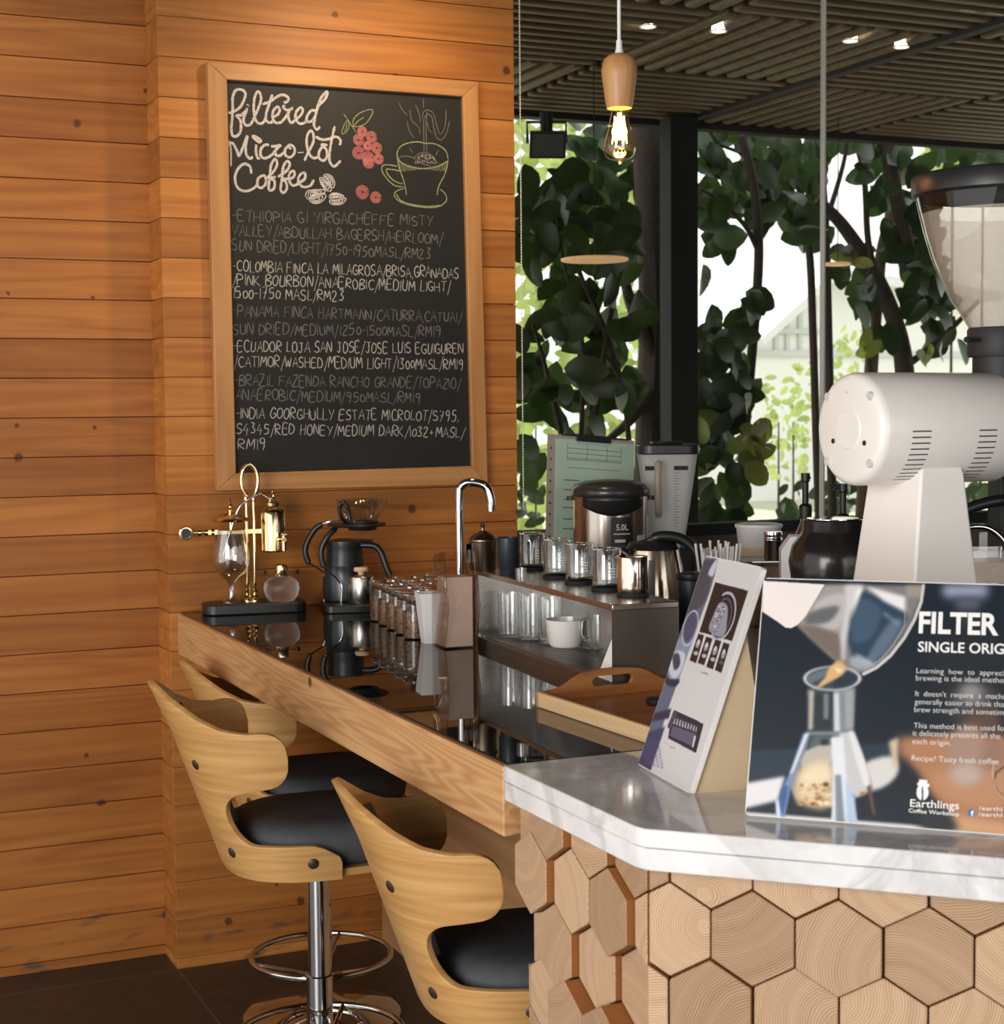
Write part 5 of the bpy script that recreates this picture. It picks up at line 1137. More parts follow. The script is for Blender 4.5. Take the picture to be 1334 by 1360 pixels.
# ------------------------------------------------------------------ tent cards with printed faces
import numpy as np
t = NT('printed_face'); a = t.N('ShaderNodeAttribute', attribute_name='ink'); t.set(color=a.outputs['Color'], rough=0.30, spec=0.35); M_ink = t.m
M_navy = plain('navy_print', srgb(24, 33, 42), 0.3, speck=0.03)
class Card:
    """flat printed board leaning back: b0 foot of its left edge, e along the foot, lean from upright"""
    def __init__(s, name, label, b0, ang, lean, w, h, th, edge_mat):
        s.root = thing(name, label, 'sign', (b0[0], b0[1], ZB+th*sin(lean)+0.0003), 0)
        s.o = Vector((b0[0], b0[1], ZB+th*sin(lean)+0.0003)); s.e = Vector((cos(ang), sin(ang), 0)); back = Vector((-s.e.y, s.e.x, 0))
        if back.dot(AF) < 0: back = -back
        s.back = back; s.u = (Vector((0, 0, 1))*cos(lean) + back*sin(lean)).normalized(); s.n = s.e.cross(s.u); s.n = s.n if s.n.dot(AF) < 0 else -s.n
        s.lay = 0; s.w, s.h = w, h; s.nx, s.ny = int(w*1000), int(h*1000); s.cv = np.zeros((s.ny, s.nx, 3))+0.8
        m = MB(); r = 0.006
        pts = [(x+w/2, y+h/2) for x, y in rounded(w, h, r, 3)]
        lo = [m.v(s.P(x, y, -th)) for x, y in pts]; hi = [m.v(s.P(x, y, 0)) for x, y in pts]; n = len(pts)
        m.f(lo[::-1]); m.f(hi)
        for i in range(n): m.f([lo[i], lo[(i+1) % n], hi[(i+1) % n], hi[i]])
        s.board = m.build('board', edge_mat, s.root, smooth=0)
    def P(s, x, y, d=0.0): return s.e*x + s.u*y + s.n*d
    def px(s, px, py):
        q = onP(px, py, s.o, s.n) - s.o; return (q.dot(s.e), q.dot(s.u))
    def paint(s, x0, y0, mk, c, blur, al):
        for _ in range(3 if blur >= 1 else 0):
            k = max(int(round(blur)), 1)
            for ax in (0, 1):
                p_ = np.pad(mk, [(k+1, k) if q == ax else (0, 0) for q in (0, 1)], mode='edge'); cs = np.cumsum(p_, axis=ax); n_ = 2*k+1
                mk = (cs[n_:, :]-cs[:-n_, :])/n_ if ax == 0 else (cs[:, n_:]-cs[:, :-n_])/n_
        v = s.cv[y0:y0+mk.shape[0], x0:x0+mk.shape[1]]; m_ = (mk*al)[..., None]
        v[:] = v*(1-m_)+np.array(c)/255.0*m_
    def poly(s, pts, c, blur=None, al=1.0):
        """ink a polygon given in metres on the card into the 1 mm print raster"""
        blur = BL[0] if blur is None else blur
        P = np.array(pts)*1000; pad = int(blur*3+2)
        x0, y0 = max(int(P[:, 0].min())-pad, 0), max(int(P[:, 1].min())-pad, 0); x1, y1 = min(int(P[:, 0].max())+pad+1, s.nx), min(int(P[:, 1].max())+pad+1, s.ny)
        if x1 <= x0 or y1 <= y0: return
        acc = 0
        for ox, oy in ((.25, .25), (.75, .25), (.25, .75), (.75, .75)):
            X, Y = np.meshgrid(np.arange(x0, x1)+ox, np.arange(y0, y1)+oy); ins = np.zeros(X.shape, bool)
            for i in range(len(P)):
                (xa, ya), (xb, yb) = P[i], P[i-1]
                if ya == yb: continue
                ins ^= ((ya > Y) != (yb > Y)) & (X < (xb-xa)*(Y-ya)/(yb-ya)+xa)
            acc = acc+ins
        s.paint(x0, y0, acc/4.0, c, blur, al)
    def line(s, pts, w, c, al=1.0):
        P = np.array(pts)*1000; r = w*500; x0, y0 = max(int(P[:, 0].min()-r-2), 0), max(int(P[:, 1].min()-r-2), 0); x1, y1 = min(int(P[:, 0].max()+r+3), s.nx), min(int(P[:, 1].max()+r+3), s.ny)
        if x1 <= x0 or y1 <= y0: return
        X, Y = np.meshgrid(np.arange(x0, x1)+.5, np.arange(y0, y1)+.5); D = np.full(X.shape, 1e9)
        for a_, b_ in zip(P, P[1:]):
            e = b_-a_; t_ = np.clip(((X-a_[0])*e[0]+(Y-a_[1])*e[1])/max(e@e, 1e-9), 0, 1); D = np.minimum(D, np.hypot(X-a_[0]-t_*e[0], Y-a_[1]-t_*e[1]))
        s.paint(x0, y0, np.clip(r+.5-D, 0, 1), c, 0, al)
    def done(s):
        m = 0.0012; nx, ny = s.nx, s.ny; V = []
        for j in range(ny):
            for i in range(nx):
                x = m+(s.w-2*m)*i/(nx-1); y = m+(s.h-2*m)*j/(ny-1); V.append(tuple(s.P(x, y, 0.00035)))
        I = np.arange(ny*nx).reshape(ny, nx); Q = np.stack([I[:-1, :-1], I[:-1, 1:], I[1:, 1:], I[1:, :-1]], -1).reshape(-1, 4)
        me = bpy.data.meshes.new('printed_picture'); me.from_pydata(V, [], Q.tolist())
        at = me.color_attributes.new('ink', 'FLOAT_COLOR', 'POINT'); c = np.clip(s.cv, 0, 1); lin = np.where(c <= .04045, c/12.92, ((c+.055)/1.055)**2.4)
        at.data.foreach_set('color', np.concatenate([lin, np.ones((ny, nx, 1))], -1).astype(np.float32).ravel())
        me.materials.append(M_ink); o = bpy.data.objects.new('printed_picture', me); link(o, s.root)
        if Vector(me.polygons[0].normal).dot(s.n) < 0: me.flip_normals()
        return o
BL = [1.0]
def pl(card, off, sc, pts, sm=0):
    q = [card.px(off[0]+sc*x, off[1]+sc*y) for x, y in pts]
    if sm: q = [(v.x, v.y) for v in smooth_path([Vector((a_, b_, 0)) for a_, b_ in q], sm, closed=True)]
    return q
def ell(cx, cy, rx, ry, n=28, rot=0): return [(cx+rx*cos(a)*cos(rot)-ry*sin(a)*sin(rot), cy+rx*cos(a)*sin(rot)+ry*sin(a)*cos(rot)) for a in [2*pi*i/n for i in range(n)]]
# --- the large card
T2 = Card('filter_tent_card', 'large dark tent card headed FILTER standing on the marble counter', (0.185, -2.719), math.atan2(-0.704, 0.71), R(22.45), 0.465, 0.3495, 0.006, M_paper)
O3, S3 = (990, 765), 344/1300
def q2_(pts, c, sm=0): T2.poly(pl(T2, O3, S3, pts, sm), c)
T2.poly([(0, 0.004), (0.465, 0.004), (0.465, 0.3495), (0, 0.3495)], (24, 33, 42))
q2_([(20,880),(760,840),(760,905),(600,940),(10,1020)], (38, 52, 64))
BL[0] = 9
q2_([(930,330),(1300,330),(1300,820),(1000,800),(960,600)], (34, 38, 44), 3)
BL[0] = 5
# warm table and blurred glasses on the right
q2_([(765,808),(1340,800),(1340,1300),(1060,1245),(930,1110),(850,990),(770,900)], (150, 104, 74))
q2_([(800,830),(1340,830),(1340,1180),(1000,1150),(880,980)], (166, 117, 84), 2)
q2_([(930,1000),(1340,960),(1340,1130),(1080,1150)], (176, 128, 96), 3)
q2_([(780,905),(860,990),(940,1120),(1050,1245),(860,1240),(770,1100)], (30, 34, 40))
q2_(ell(1150, 640, 130, 110), (62, 60, 62)); q2_(ell(1140, 600, 70, 60), (104, 100, 102)); q2_(ell(1135, 585, 45, 38), (138, 134, 138))
q2_(ell(1200, 740, 90, 70), (88, 66, 56)); q2_(ell(1120, 900, 110, 150), (156, 128, 112)); q2_(ell(1110, 1000, 80, 55), (178, 158, 148)); q2_(ell(1250, 900, 60, 80), (140, 110, 96))
q2_([(1020,1190),(1340,1240),(1340,1330),(1060,1280)], (196, 150, 112))
q2_([(870,1150),(1000,1180),(1060,1280),(900,1270)], (44, 46, 50), 2)
q2_([(990,45),(1225,45),(1215,108),(995,108)], (150, 156, 178)); q2_([(1050,108),(1190,108),(1170,175),(1070,175)], (86, 90, 104)); q2_([(1090,175),(1160,175),(1150,260),(1095,260)], (52, 56, 66))
BL[0] = 2.5
# white table strip and haze on the left
q2_([(0,1040),(200,1005),(165,1130),(-10,1172)], (216, 212, 216)); q2_([(590,950),(735,905),(770,985),(700,1060),(600,1075)], (204, 200, 198), 3); q2_([(720,830),(770,812),(765,985),(740,940)], (196, 176, 150))
# tilted glass jug above
q2_([(395,45),(890,45),(880,130),(820,265),(705,430),(600,492),(510,480),(430,405),(262,245),(350,120)], (120, 117, 116))
q2_([(395,45),(590,45),(520,200),(480,430),(430,400),(262,245),(350,120)], (150, 145, 141)); q2_([(360,130),(500,90),(470,260),(330,250)], (176, 172, 170), 3); q2_([(262,245),(470,290),(480,430),(430,400)], (112, 100, 92), 2)
q2_([(330,180),(470,150),(420,230),(300,240)], (96, 96, 98), 3)
q2_([(590,70),(800,182),(795,250),(690,400),(600,455),(535,400),(512,280),(530,170)], (44, 62, 80), 2); q2_([(560,120),(680,160),(640,300),(540,330)], (62, 82, 102), 3); q2_([(650,340),(740,220),(790,240),(690,395),(600,450)], (88, 104, 120), 3)
q2_([(600,48),(806,104),(806,180),(700,128)], (222, 220, 220)); q2_([(808,48),(895,48),(880,110),(808,104)], (150, 140, 130)); q2_([(500,45),(595,45),(530,190),(505,330),(500,425),(485,425),(478,300),(500,150)], (196, 192, 192))
q2_([(560,60),(590,60),(520,240),(510,300)], (228, 226, 226)); q2_([(540,400),(640,440),(600,470),(530,450)], (150, 158, 166), 2); q2_([(560,392),(660,452),(656,458),(552,400)], (196, 200, 206)); q2_([(700,180),(780,245),(770,250),(690,190)], (120, 140, 158))
T2.line(pl(T2, O3, S3, [(895,48),(884,130),(850,220),(800,310),(730,400),(660,460),(595,492)]), 0.0046, (190, 186, 184)); T2.line(pl(T2, O3, S3, [(808,104),(800,250),(740,350),(680,420),(600,470)]), 0.0012, (150, 156, 162))
BL[0] = 0
# label on the jug
q2_([(92,24),(398,42),(352,120),(300,205),(262,245),(230,262),(200,258),(165,232),(84,178)], (226, 216, 213))
BL[0] = 1
# stream and flask
q2_([(440,440),(480,425),(505,462),(470,500),(420,540),(350,580),(322,612),(312,580),(370,535),(425,500)], (196, 156, 108), 2); q2_([(450,452),(480,450),(480,490),(440,510)], (226, 196, 150), 3); q2_([(420,520),(445,515),(400,555),(350,585)], (150, 98, 52))
q2_([(312,560),(556,560),(545,780),(308,785)], (56, 70, 80)); q2_([(350,590),(440,580),(430,780),(345,780)], (40, 54, 56)); q2_([(392,590),(420,590),(418,720),(392,720)], (110, 118, 116)); q2_([(442,575),(552,562),(545,780),(446,790)], (124, 130, 136)); q2_([(445,590),(470,585),(476,790),(446,790)], (196, 200, 204)); q2_([(500,580),(540,570),(538,760),(505,770)], (150, 152, 156)); q2_([(318,575),(345,575),(338,770),(316,775)], (170, 160, 150))
q2_([(306,782),(548,780),(600,930),(645,1080),(560,1118),(430,1165),(250,1120),(215,1040),(250,920)], (122, 124, 128)); q2_([(320,800),(440,800),(430,900),(380,930),(290,940)], (60, 74, 82)); q2_([(340,810),(420,810),(410,880),(330,900)], (84, 96, 100), 2); q2_([(380,820),(415,820),(410,905),(385,905)], (40, 48, 50))
q2_([(470,790),(545,780),(605,940),(640,1070),(560,1110),(500,1070)], (190, 188, 190)); q2_([(520,800),(548,800),(620,1000),(600,1060)], (214, 212, 213), 2); q2_([(300,880),(430,850),(430,940),(290,980)], (176, 170, 160), 2)
BL[0] = 4
q2_([(245,1060),(285,975),(360,930),(432,945),(435,1150),(340,1168),(262,1130)], (208, 184, 146), 2); q2_([(270,1000),(350,950),(420,960),(425,1030),(300,1050)], (220, 204, 172), 2)
BL[0] = 1
rb = random.Random(11)
for k in range(90):
    y = 1150-105*rb.random()**1.6; x = rb.uniform(255+max(1100-y, 0)*0.2, 428); r = rb.uniform(3, 10)
    q2_(ell(x, y, r, r*0.7, 7), rb.choice([(150, 104, 56), (196, 150, 90), (248, 232, 200), (90, 56, 28), (236, 210, 160)]))
q2_(ell(405, 1048, 14, 10, 10), (60, 36, 22)); q2_(ell(590, 1095, 16, 10, 10), (150, 110, 70)); q2_([(610,1060),(630,1050),(655,1200),(640,1200)], (96, 72, 60))
q2_([(428,812),(492,808),(505,1000),(560,1250),(430,1250),(440,1010)], (214, 216, 222)); q2_([(500,1010),(550,1120),(565,1252),(510,1252)], (170, 190, 214)); q2_([(450,1000),(480,1000),(500,1250),(455,1250)], (120, 132, 140))
q2_([(290,790),(322,785),(240,1000),(215,1130),(195,1225),(150,1210),(190,1060),(230,970)], (112, 138, 178)); q2_([(300,795),(318,790),(240,985),(222,1000)], (222, 222, 226)); q2_([(180,1070),(215,1060),(190,1190),(160,1200)], (60, 90, 140), 2); q2_([(150,1130),(165,1120),(180,1215),(155,1212)], (214, 220, 232))
for k, c in ((1.0, (206, 204, 204)), (0.88, (52, 66, 76))): q2_(ell(437, 515, 147*k, 62*k, 36), c)
q2_([(310,500),(420,465),(420,490),(330,540)], (96, 108, 114), 2); q2_([(470,480),(560,500),(540,540),(440,560)], (40, 52, 62), 2); q2_([(430,450),(505,458),(490,495),(430,530),(350,570),(400,510)], (206, 166, 116), 2)
q2_([(445,460),(490,470),(470,490)], (240, 214, 170))
BL[0] = 0
# faint ring of another cup at the right
T2.line(pl(T2, O3, S3, [(1300,960),(1262,990),(1250,1030),(1265,1080),(1300,1110)]), 0.002, (60, 56, 56))
T2.line(pl(T2, O3, S3, [(1255,930),(1242,990),(1262,1080),(1310,1125)]), 0.0012, (196, 176, 164))
ptp = [(1190, 780), 144/612]
def along_text(m, txt, a, b, hgt, vis=None, bold=0.0, shear=0.0):
    A_, B_ = (Vector(T2.px(ptp[0][0]+ptp[1]*q[0], ptp[0][1]+ptp[1]*q[1])) for q in (a, b))
    d = B_-A_; w = d.length; d.normalize(); xd = T2.e*d.x + T2.u*d.y; yd = -T2.e*d.y + T2.u*d.x
    T2.lay += 1
    text_mesh(m, txt, T2.P(A_.x, A_.y, 0.0007), xd, yd, height=hgt, width=w, vis=vis, bold=bold, shear=shear)
zpx = ptp[1]*2.29/2196.0      # metres per zoom pixel at the card
m = MB()
along_text(m, 'FILTER', (130, 255), (580, 268), 128*zpx, bold=0.03)
along_text(m, 'SINGLE ORIGIN', (126, 363), (612, 377), 62*zpx, vis='SINGLE ORIG', bold=0.015)
m.build('heading', M_whitepl, T2.root, smooth=0, flip=False)
m = MB()
for tx, vis, a, b in (('Learning  how  to  appreciate', 'Learning  how  to  appreci', (118, 485), (610, 500)), ('brewing is the ideal method', 'brewing is the ideal metho', (115, 526), (610, 540)), ("It  doesn't  require  a  machine", "It  doesn't  require  a  machi", (112, 614), (610, 632)), ('generally easier to drink than', 'generally easier to drink tha', (108, 660), (610, 676)), ('brew strength and sometimes', 'brew strength and sometim', (106, 704), (610, 722)),
 ('This method is best used for', 'This method is best used fo', (103, 795), (610, 812)), ('it delicately presents all the', 'it delicately presents all the', (98, 838), (590, 856)), ('each origin.', None, (95, 884), (312, 894)), ('Recipe? Tasty fresh coffee', 'Recipe? Tasty fresh coffee', (91, 978), (582, 1000))):
    along_text(m, tx, a, b, 33*zpx, vis=vis, bold=-0.012)
m.build('body_text', M_whitepl, T2.root, smooth=0, flip=False)
m = MB()
along_text(m, 'Earthlings', (82, 1238), (358, 1254), 44*zpx, bold=0.008); along_text(m, 'Coffee Workshop', (73, 1270), (358, 1292), 23*zpx, bold=0.008)
along_text(m, '/earthl', (470, 1258), (602, 1264), 24*zpx); along_text(m, '/earthl', (468, 1292), (602, 1298), 24*zpx)
along_text(m, 'f', (424, 1290), (441, 1291), 28*zpx, bold=0.05)
m.build('logo_text', M_whitepl, T2.root, smooth=0, flip=False)
BL[0] = 0
# bean-in-a-hat emblem and the round blue badge
for pts, c in (([(133,1086),(180,1092),(178,1120),(130,1114)], (240, 238, 236)), ([(122,1104),(190,1112),(192,1124),(186,1132),(124,1122)], (240, 238, 236)), (ell(152, 1160, 34, 46), (240, 238, 236)), ([(147,1128),(156,1128),(157,1205),(147,1205)], (60, 46, 40)), (ell(428, 1276, 20, 22), (66, 102, 176))):
    T2.poly(pl(T2, *ptp, pts), c)
T2.done()
# easel back of the large card
m = MB()
for x in (0.06, 0.38):
    pr = [T2.P(x, 0.30, -0.008), T2.P(x, 0.02, -0.008), T2.P(x, 0.30, -0.008)*0+T2.e*x+T2.back*0.165*1.0, ]
    q = [pr[0], pr[1]+Vector((0, 0, 0)), pr[2]]
    v0 = [m.v(p) for p in q]; v1 = [m.v(p+T2.e*0.012) for p in q]
    m.f(v0); m.f(v1[::-1])
    for i in range(3): m.f([v0[i], v0[(i+1) % 3], v1[(i+1) % 3], v1[i]])
m.build('easel_leg', M_kraft, T2.root, smooth=0)

# --- the narrow white card
T1 = Card('white_tent_card', 'narrow white tent card with coffee pictures leaning on a kraft stand', (0.210, -2.365), math.atan2(-0.99, -0.138), R(19.52), 0.2115, 0.3547, 0.009, M_paper)
O4_, S4 = (840, 735), 180/742
def q1_(pts, c, sm=0): T1.poly(pl(T1, O4_, S4, pts, sm), c)
BL[0] = 1
q1_([(385,15),(466,30),(455,110),(425,215),(380,335),(300,560),(180,900),(100,1192),(15,1140),(100,900),(240,450),(330,180)], (92, 102, 124))
q1_([(375,40),(466,30),(440,130),(350,310),(300,330),(330,180)], (66, 72, 86)); q1_([(440,60),(466,30),(450,110),(430,130),(415,110)], (190, 196, 214), 2); q1_([(360,150),(430,130),(400,260),(350,300)], (72, 74, 84), 3)
q1_([(270,450),(350,420),(300,560),(240,720),(200,690),(210,560)], (130, 140, 164), 2); q1_([(230,540),(290,550),(265,650),(230,690),(200,640)], (190, 198, 212), 3); q1_([(222,560),(255,550),(262,610),(230,640)], (60, 66, 86), 3)
T1.line(pl(T1, O4_, S4, ell(318, 410, 38, 98, 26, 0.25)), 0.0022, (196, 198, 208)); q1_(ell(316, 408, 30, 84, 20, 0.25), (72, 78, 104))
q1_([(185,650),(200,690),(260,690),(245,725),(205,730),(180,700)], (40, 46, 64), 2)
q1_([(110,880),(215,850),(200,905),(92,925)], (46, 52, 74)); q1_([(60,990),(180,950),(100,1192),(15,1140)], (58, 66, 98))
for i in range(9):
    for j in range(5): q1_(ell(52+i*3-j*-22+j*0, 1005+i*18+j*6-0, 7, 5, 6), (84, 94, 130))
BL[0] = 0
q1_([(455,158),(637,205),(548,482),(368,430)], (36, 34, 36))
P_ = ell(498, 345, 62, 132, 30, 0.26); T1.line(pl(T1, O4_, S4, P_[20:]+P_[:11]), 0.0042, (176, 178, 190)); P_ = ell(492, 355, 46, 110, 30, 0.26); T1.line(pl(T1, O4_, S4, P_[20:]+P_[:11]), 0.0028, (84, 90, 120))
q1_([(480,270),(520,285),(522,350),(500,455),(420,425),(445,340)], (142, 144, 158), 3)
for k in range(90):
    a_, b_ = rb.random(), rb.random(); q1_(ell(490-60*b_+36*a_-10, 275+150*b_+30*a_, rb.uniform(2, 5), rb.uniform(2, 5), 6), rb.choice([(206, 206, 216), (96, 98, 112), (60, 60, 70)]))
for k, (qd) in enumerate(([(362,440),(394,450),(350,603),(314,586)], [(406,455),(441,468),(395,614),(358,600)], [(456,472),(489,483),(443,637),(405,622)], [(501,487),(535,500),(490,656),(452,641)])):
    q1_(qd, (40, 36, 36)); c = [sum(p[i] for p in qd)/4 for i in (0, 1)]; q1_(ell(c[0]+6, c[1]-25+k*3, 11, 26, 12, 0.3), (150, 150, 154)); q1_(ell(c[0]+8, c[1]-32, 6, 14, 10, 0.3), (206, 204, 204)); q1_(ell(c[0]-6, c[1]+28, 13, 12, 10), (176, 174, 176) if k < 3 else (86, 84, 86))
q1_([(380,648),(418,660),(416,666),(378,654)], (120, 112, 110)); q1_([(320,612),(372,634),(371,638),(319,616)], (196, 190, 188))
for i in range(12):
    y = 672+i*15; w = 165 if i % 5 else 120; q1_([(300-i*4.5, y), (300-i*4.5+w, y+45*w/165), (300-i*4.5+w, y+47*w/165), (300-i*4.5, y+2)], (212, 208, 206))
q1_([(230,858),(360,918),(372,928),(392,936),(350,1096),(196,1014),(204,960),(192,950)], (42, 46, 58)); q1_([(222,945),(352,990),(336,1060),(205,1000)], (88, 94, 112)); q1_([(230,900),(356,950),(352,980),(226,935)], (176, 180, 190))
for i in range(8): q1_([(240+i*15, 888+i*6.5), (250+i*15, 895+i*6.5), (240+i*15, 940+i*6), (233+i*15, 935+i*6)], (52, 56, 68))
q1_([(196,960),(222,870),(250,868),(215,955)], (70, 76, 90)); q1_([(340,1000),(350,1004),(335,1066),(328,1062)], (206, 208, 212))
for i in range(7): y = 1075+i*17; q1_([(190-i*9, y-30), (320-i*9, y+32), (319-i*9, y+34), (189-i*9, y-28)], (216, 212, 210))
q1_([(176,1036),(204,1048),(203,1053),(175,1041)], (190, 184, 182)); q1_([(206,1056),(234,1068),(233,1073),(205,1061)], (120, 112, 110))
T1.done()
# closed kraft stand behind it
m = MB(); b1 = T1.P(0.205, 0, 0)
side = []
for px_, py_ in ((929, 1033), (993, 1029), (1003, 914), (989, 852)):
    q = onP(px_, py_, T1.o+b1, T1.e) - T1.o; side.append(q)
zg = ZB+0.0002-T1.o.z
side[0].z = zg; side[1].z = zg
# keep the stand behind the face
side[0] = b1 - T1.n*0.011 + Vector((0, 0, 0)); side[0].z = zg
top_ = T1.P(0.205, 0.255, -0.0105)
side = [side[0], Vector((side[1].x, side[1].y, zg)), side[2], top_]
for q in range(1): pass
v0 = [m.v(p) for p in side]; v1 = [m.v(p-T1.e*0.190) for p in side]
m.f(v0); m.f(v1[::-1])
for i in range(4): m.f([v0[i], v0[(i+1) % 4], v1[(i+1) % 4], v1[i]])
m.build('kraft_stand', M_kraft, T1.root, smooth=0)

# ------------------------------------------------------------------ pendant lamp
pp = atD(823, 140, 3.2)
pe = thing('pendant_lamp', 'bare filament bulb pendant with turned wooden holder and white cord', 'pendant lamp', (pp.x, pp.y, pp.z), 0)
s = 3.2/2196
def zz(py): return (140-py)*s
MB().tube([(0, 0, zz(72)), (0, 0, zz(-120)), (-0.004, 0, 2.999-pp.z)], 0.0036, 10).build('cord', M_whitepl, pe)
MB().lathe([(0, zz(55)), (0.0055, zz(55)), (0.0065, zz(66)), (0.009, zz(72)), (0, zz(72))], 20).build('cord_grip', M_whitepl, pe)
MB().lathe([(0, zz(144)), (0.024, zz(144)), (0.0265, zz(138)), (0.0345, zz(100)), (0.0345, zz(92)), (0.030, zz(80)), (0.020, zz(74)), (0.008, zz(72)), (0, zz(72))], 40).build('holder', M_holder, pe)
MB().lathe([(0.0155, zz(143)), (0.0165, zz(152)), (0.022, zz(170)), (0.0305, zz(190)), (0.0315, zz(197)), (0.028, zz(206)), (0.018, zz(211)), (0.007, zz(213)), (0.003, zz(217)), (0, zz(218))], 36).build('bulb', thin_glass('amber_bulb_glass', (1.0, 0.86, 0.62), 1.4), pe)
m = MB()
for k in range(6):
    a = 2*pi*k/6; b_ = 2*pi*(k+0.5)/6
    m.tube([(0.010*cos(a), 0.010*sin(a), zz(155)), (0.014*cos(b_), 0.014*sin(b_), zz(190))], 0.0011, 6); m.tube([(0.014*cos(b_), 0.014*sin(b_), zz(190)), (0.010*cos(a+2*pi/6), 0.010*sin(a+2*pi/6), zz(155))], 0.0011, 6)
m.build('filament', emis('filament_glow', (1.0, 0.55, 0.20), 60), pe)
MB().lathe([(0.004, zz(150)), (0.0045, zz(165)), (0.002, zz(185)), (0, zz(186))], 12).build('glass_stem', emis('stem_glow', (1.0, 0.70, 0.36), 5), pe)
l = bpy.data.lights.new('bulb_light', 'POINT'); l.energy = 2.2; l.color = (1.0, 0.62, 0.28); l.shadow_soft_size = 0.02
lo = bpy.data.objects.new('bulb_light', l); COL.objects.link(lo); lo.parent = pe; lo.location = (0, 0, zz(175))
# ceiling downlights out on the terrace
for i, ((px_, py_), w_) in enumerate(zip(((861, 36), (955, 42), (1130, 55), (1198, 63)), ('nearest the pendant lamp', 'second from the pendant lamp', 'right of the glass joint', 'last in the row, by the dark ceiling joint'))):
    q = onZ(px_, py_, 2.994)
    d = thing('downlight', 'small round glowing ceiling downlight, ' + w_, 'downlight', (q.x, q.y, 2.994), 0, 'terrace ceiling downlights')
    MB().lathe([(0.025, 0.0), (0.031, -0.002), (0.033, 0.004), (0.025, 0.006)], 28, cap=False).build('ring', M_steelrim, d)
    MB().lathe([(0, 0.002), (0.026, 0.002), (0.026, 0.04), (0, 0.04)], 28).build('lens', emis('downlight_lens', (1.0, 0.82, 0.58), 9), d)
# blind chain at the edge of the plank wall
bc_ = thing('blind_chain', 'white beaded blind chain hanging beside the edge of the plank wall', 'blind chain', (1.112, -0.018, 1.30), 0)
m = MB(); z = 0.0
while z < 1.69:
    m.lathe([(0, -0.0032), (0.0032, 0), (0, 0.0032)], 6, (0, 0, z)); z += 0.009
m.tube([(0, 0, 0), (0, 0, 1.699)], 0.0009, 5); m.build('beads', M_whitepl, bc_)
# ------------------------------------------------------------------ the terrace edge and the garden beyond the glass
rg = random.Random(21)
# post
x0, x1 = onY(892, 400, 2.2).x, onY(928, 400, 2.2).x
structure(MB().box(x0, x1, 2.2, 2.2+0.11, 0.0, 2.985).build('column', M_post, None, bevel=0.004))
m = MB(); 
# floodlight under the canopy edge
fl = onY(727, 190, 2.25)
f_ = thing('floodlight', 'black floodlight hanging under the canopy edge beside the plank wall', 'floodlight', (fl.x, fl.y, fl.z), R(-20))
m = MB(); P = []
for w, h, y in ((0.165, 0.125, -0.035), (0.17, 0.13, -0.03), (0.12, 0.09, 0.05)): P.append([(-w/2, y, -h/2), (w/2, y, -h/2), (w/2, y, h/2), (-w/2, y, h/2)])
m.M = Matrix.Rotation(R(24), 4, 'X'); V = m.grid(P, closed=True); m.f(V[0][::-1]); m.f(V[-1]); m.build('head', M_black, f_, smooth=0, bevel=0.006)
m = MB(); m.M = Matrix.Rotation(R(24), 4, 'X'); m.box(-0.072, 0.072, -0.0375, -0.0355, -0.052, 0.052); m.build('lens', plain('floodlight_glass', (0.10, 0.11, 0.11), 0.1), f_)
m = MB().tube([(0, 0.03, 0.05), (0, 0.03, 2.975-fl.z)], 0.03, 14); m.tube([(-0.09, 0.01, 0.0), (-0.09, 0.03, 0.10), (0.09, 0.03, 0.10), (0.09, 0.01, 0.0)], 0.008, 8); m.build('bracket', M_black, f_)
# glowing discs added outside, standing in for lamp reflections in the glass
for px_, py_, wpx, lab in ((790, 345, 90, 'flat round glowing disc among the dark leaves, standing in for a lamp reflection in the glass'), (1113, 351, 34, 'small flat glowing disc behind the glass joint, standing in for a lamp reflection')):
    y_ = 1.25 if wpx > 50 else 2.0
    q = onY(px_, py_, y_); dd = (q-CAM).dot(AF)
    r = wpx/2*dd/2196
    d = thing('reflection_disc', lab, 'pendant lamp', (q.x, q.y, q.z), 0)
    MB().lathe([(0, -0.006), (r*0.96, -0.006), (r, -0.002), (r, 0.004), (r*0.9, 0.008), (0, 0.010)], 48).build('disc', emis('reflection_glow', (0.62, 0.38, 0.18), 0.55), d)
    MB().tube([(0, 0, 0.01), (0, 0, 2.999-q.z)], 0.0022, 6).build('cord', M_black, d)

def leaf(m, tone, base, d, up, L_, W_, tn, droop=0.25):
    d = d.normalized(); side = d.cross(up)
    if side.length < 1e-3: side = d.orthogonal()
    side.normalize(); n = side.cross(d).normalized()
    S_ = (0.0, 0.12, 0.32, 0.55, 0.78, 0.93, 1.0); wd = (0.05, 0.52, 0.92, 1.0, 0.78, 0.40, 0.02)
    rows = []
    for t_, w in zip(S_, wd):
        c = base + d*(L_*t_) - n*(droop*L_*t_*t_)
        rows.append([m.v(c - side*(W_/2*w) + n*(0.10*W_*w)), m.v(c), m.v(c + side*(W_/2*w) + n*(0.10*W_*w))])
    for a, b in zip(rows, rows[1:]):
        for j in (0, 1):
            m.f([a[j], a[j+1], b[j+1], b[j]])
    for r_ in rows:
        for v in r_: v[tone] = tn
def inpoly(x, y, P):
    c = False
    for i in range(len(P)):
        (xa, ya), (xb, yb) = P[i], P[i-1]
        if (ya > y) != (yb > y) and x < (xb-xa)*(y-ya)/(yb-ya)+xa: c = not c
    return c
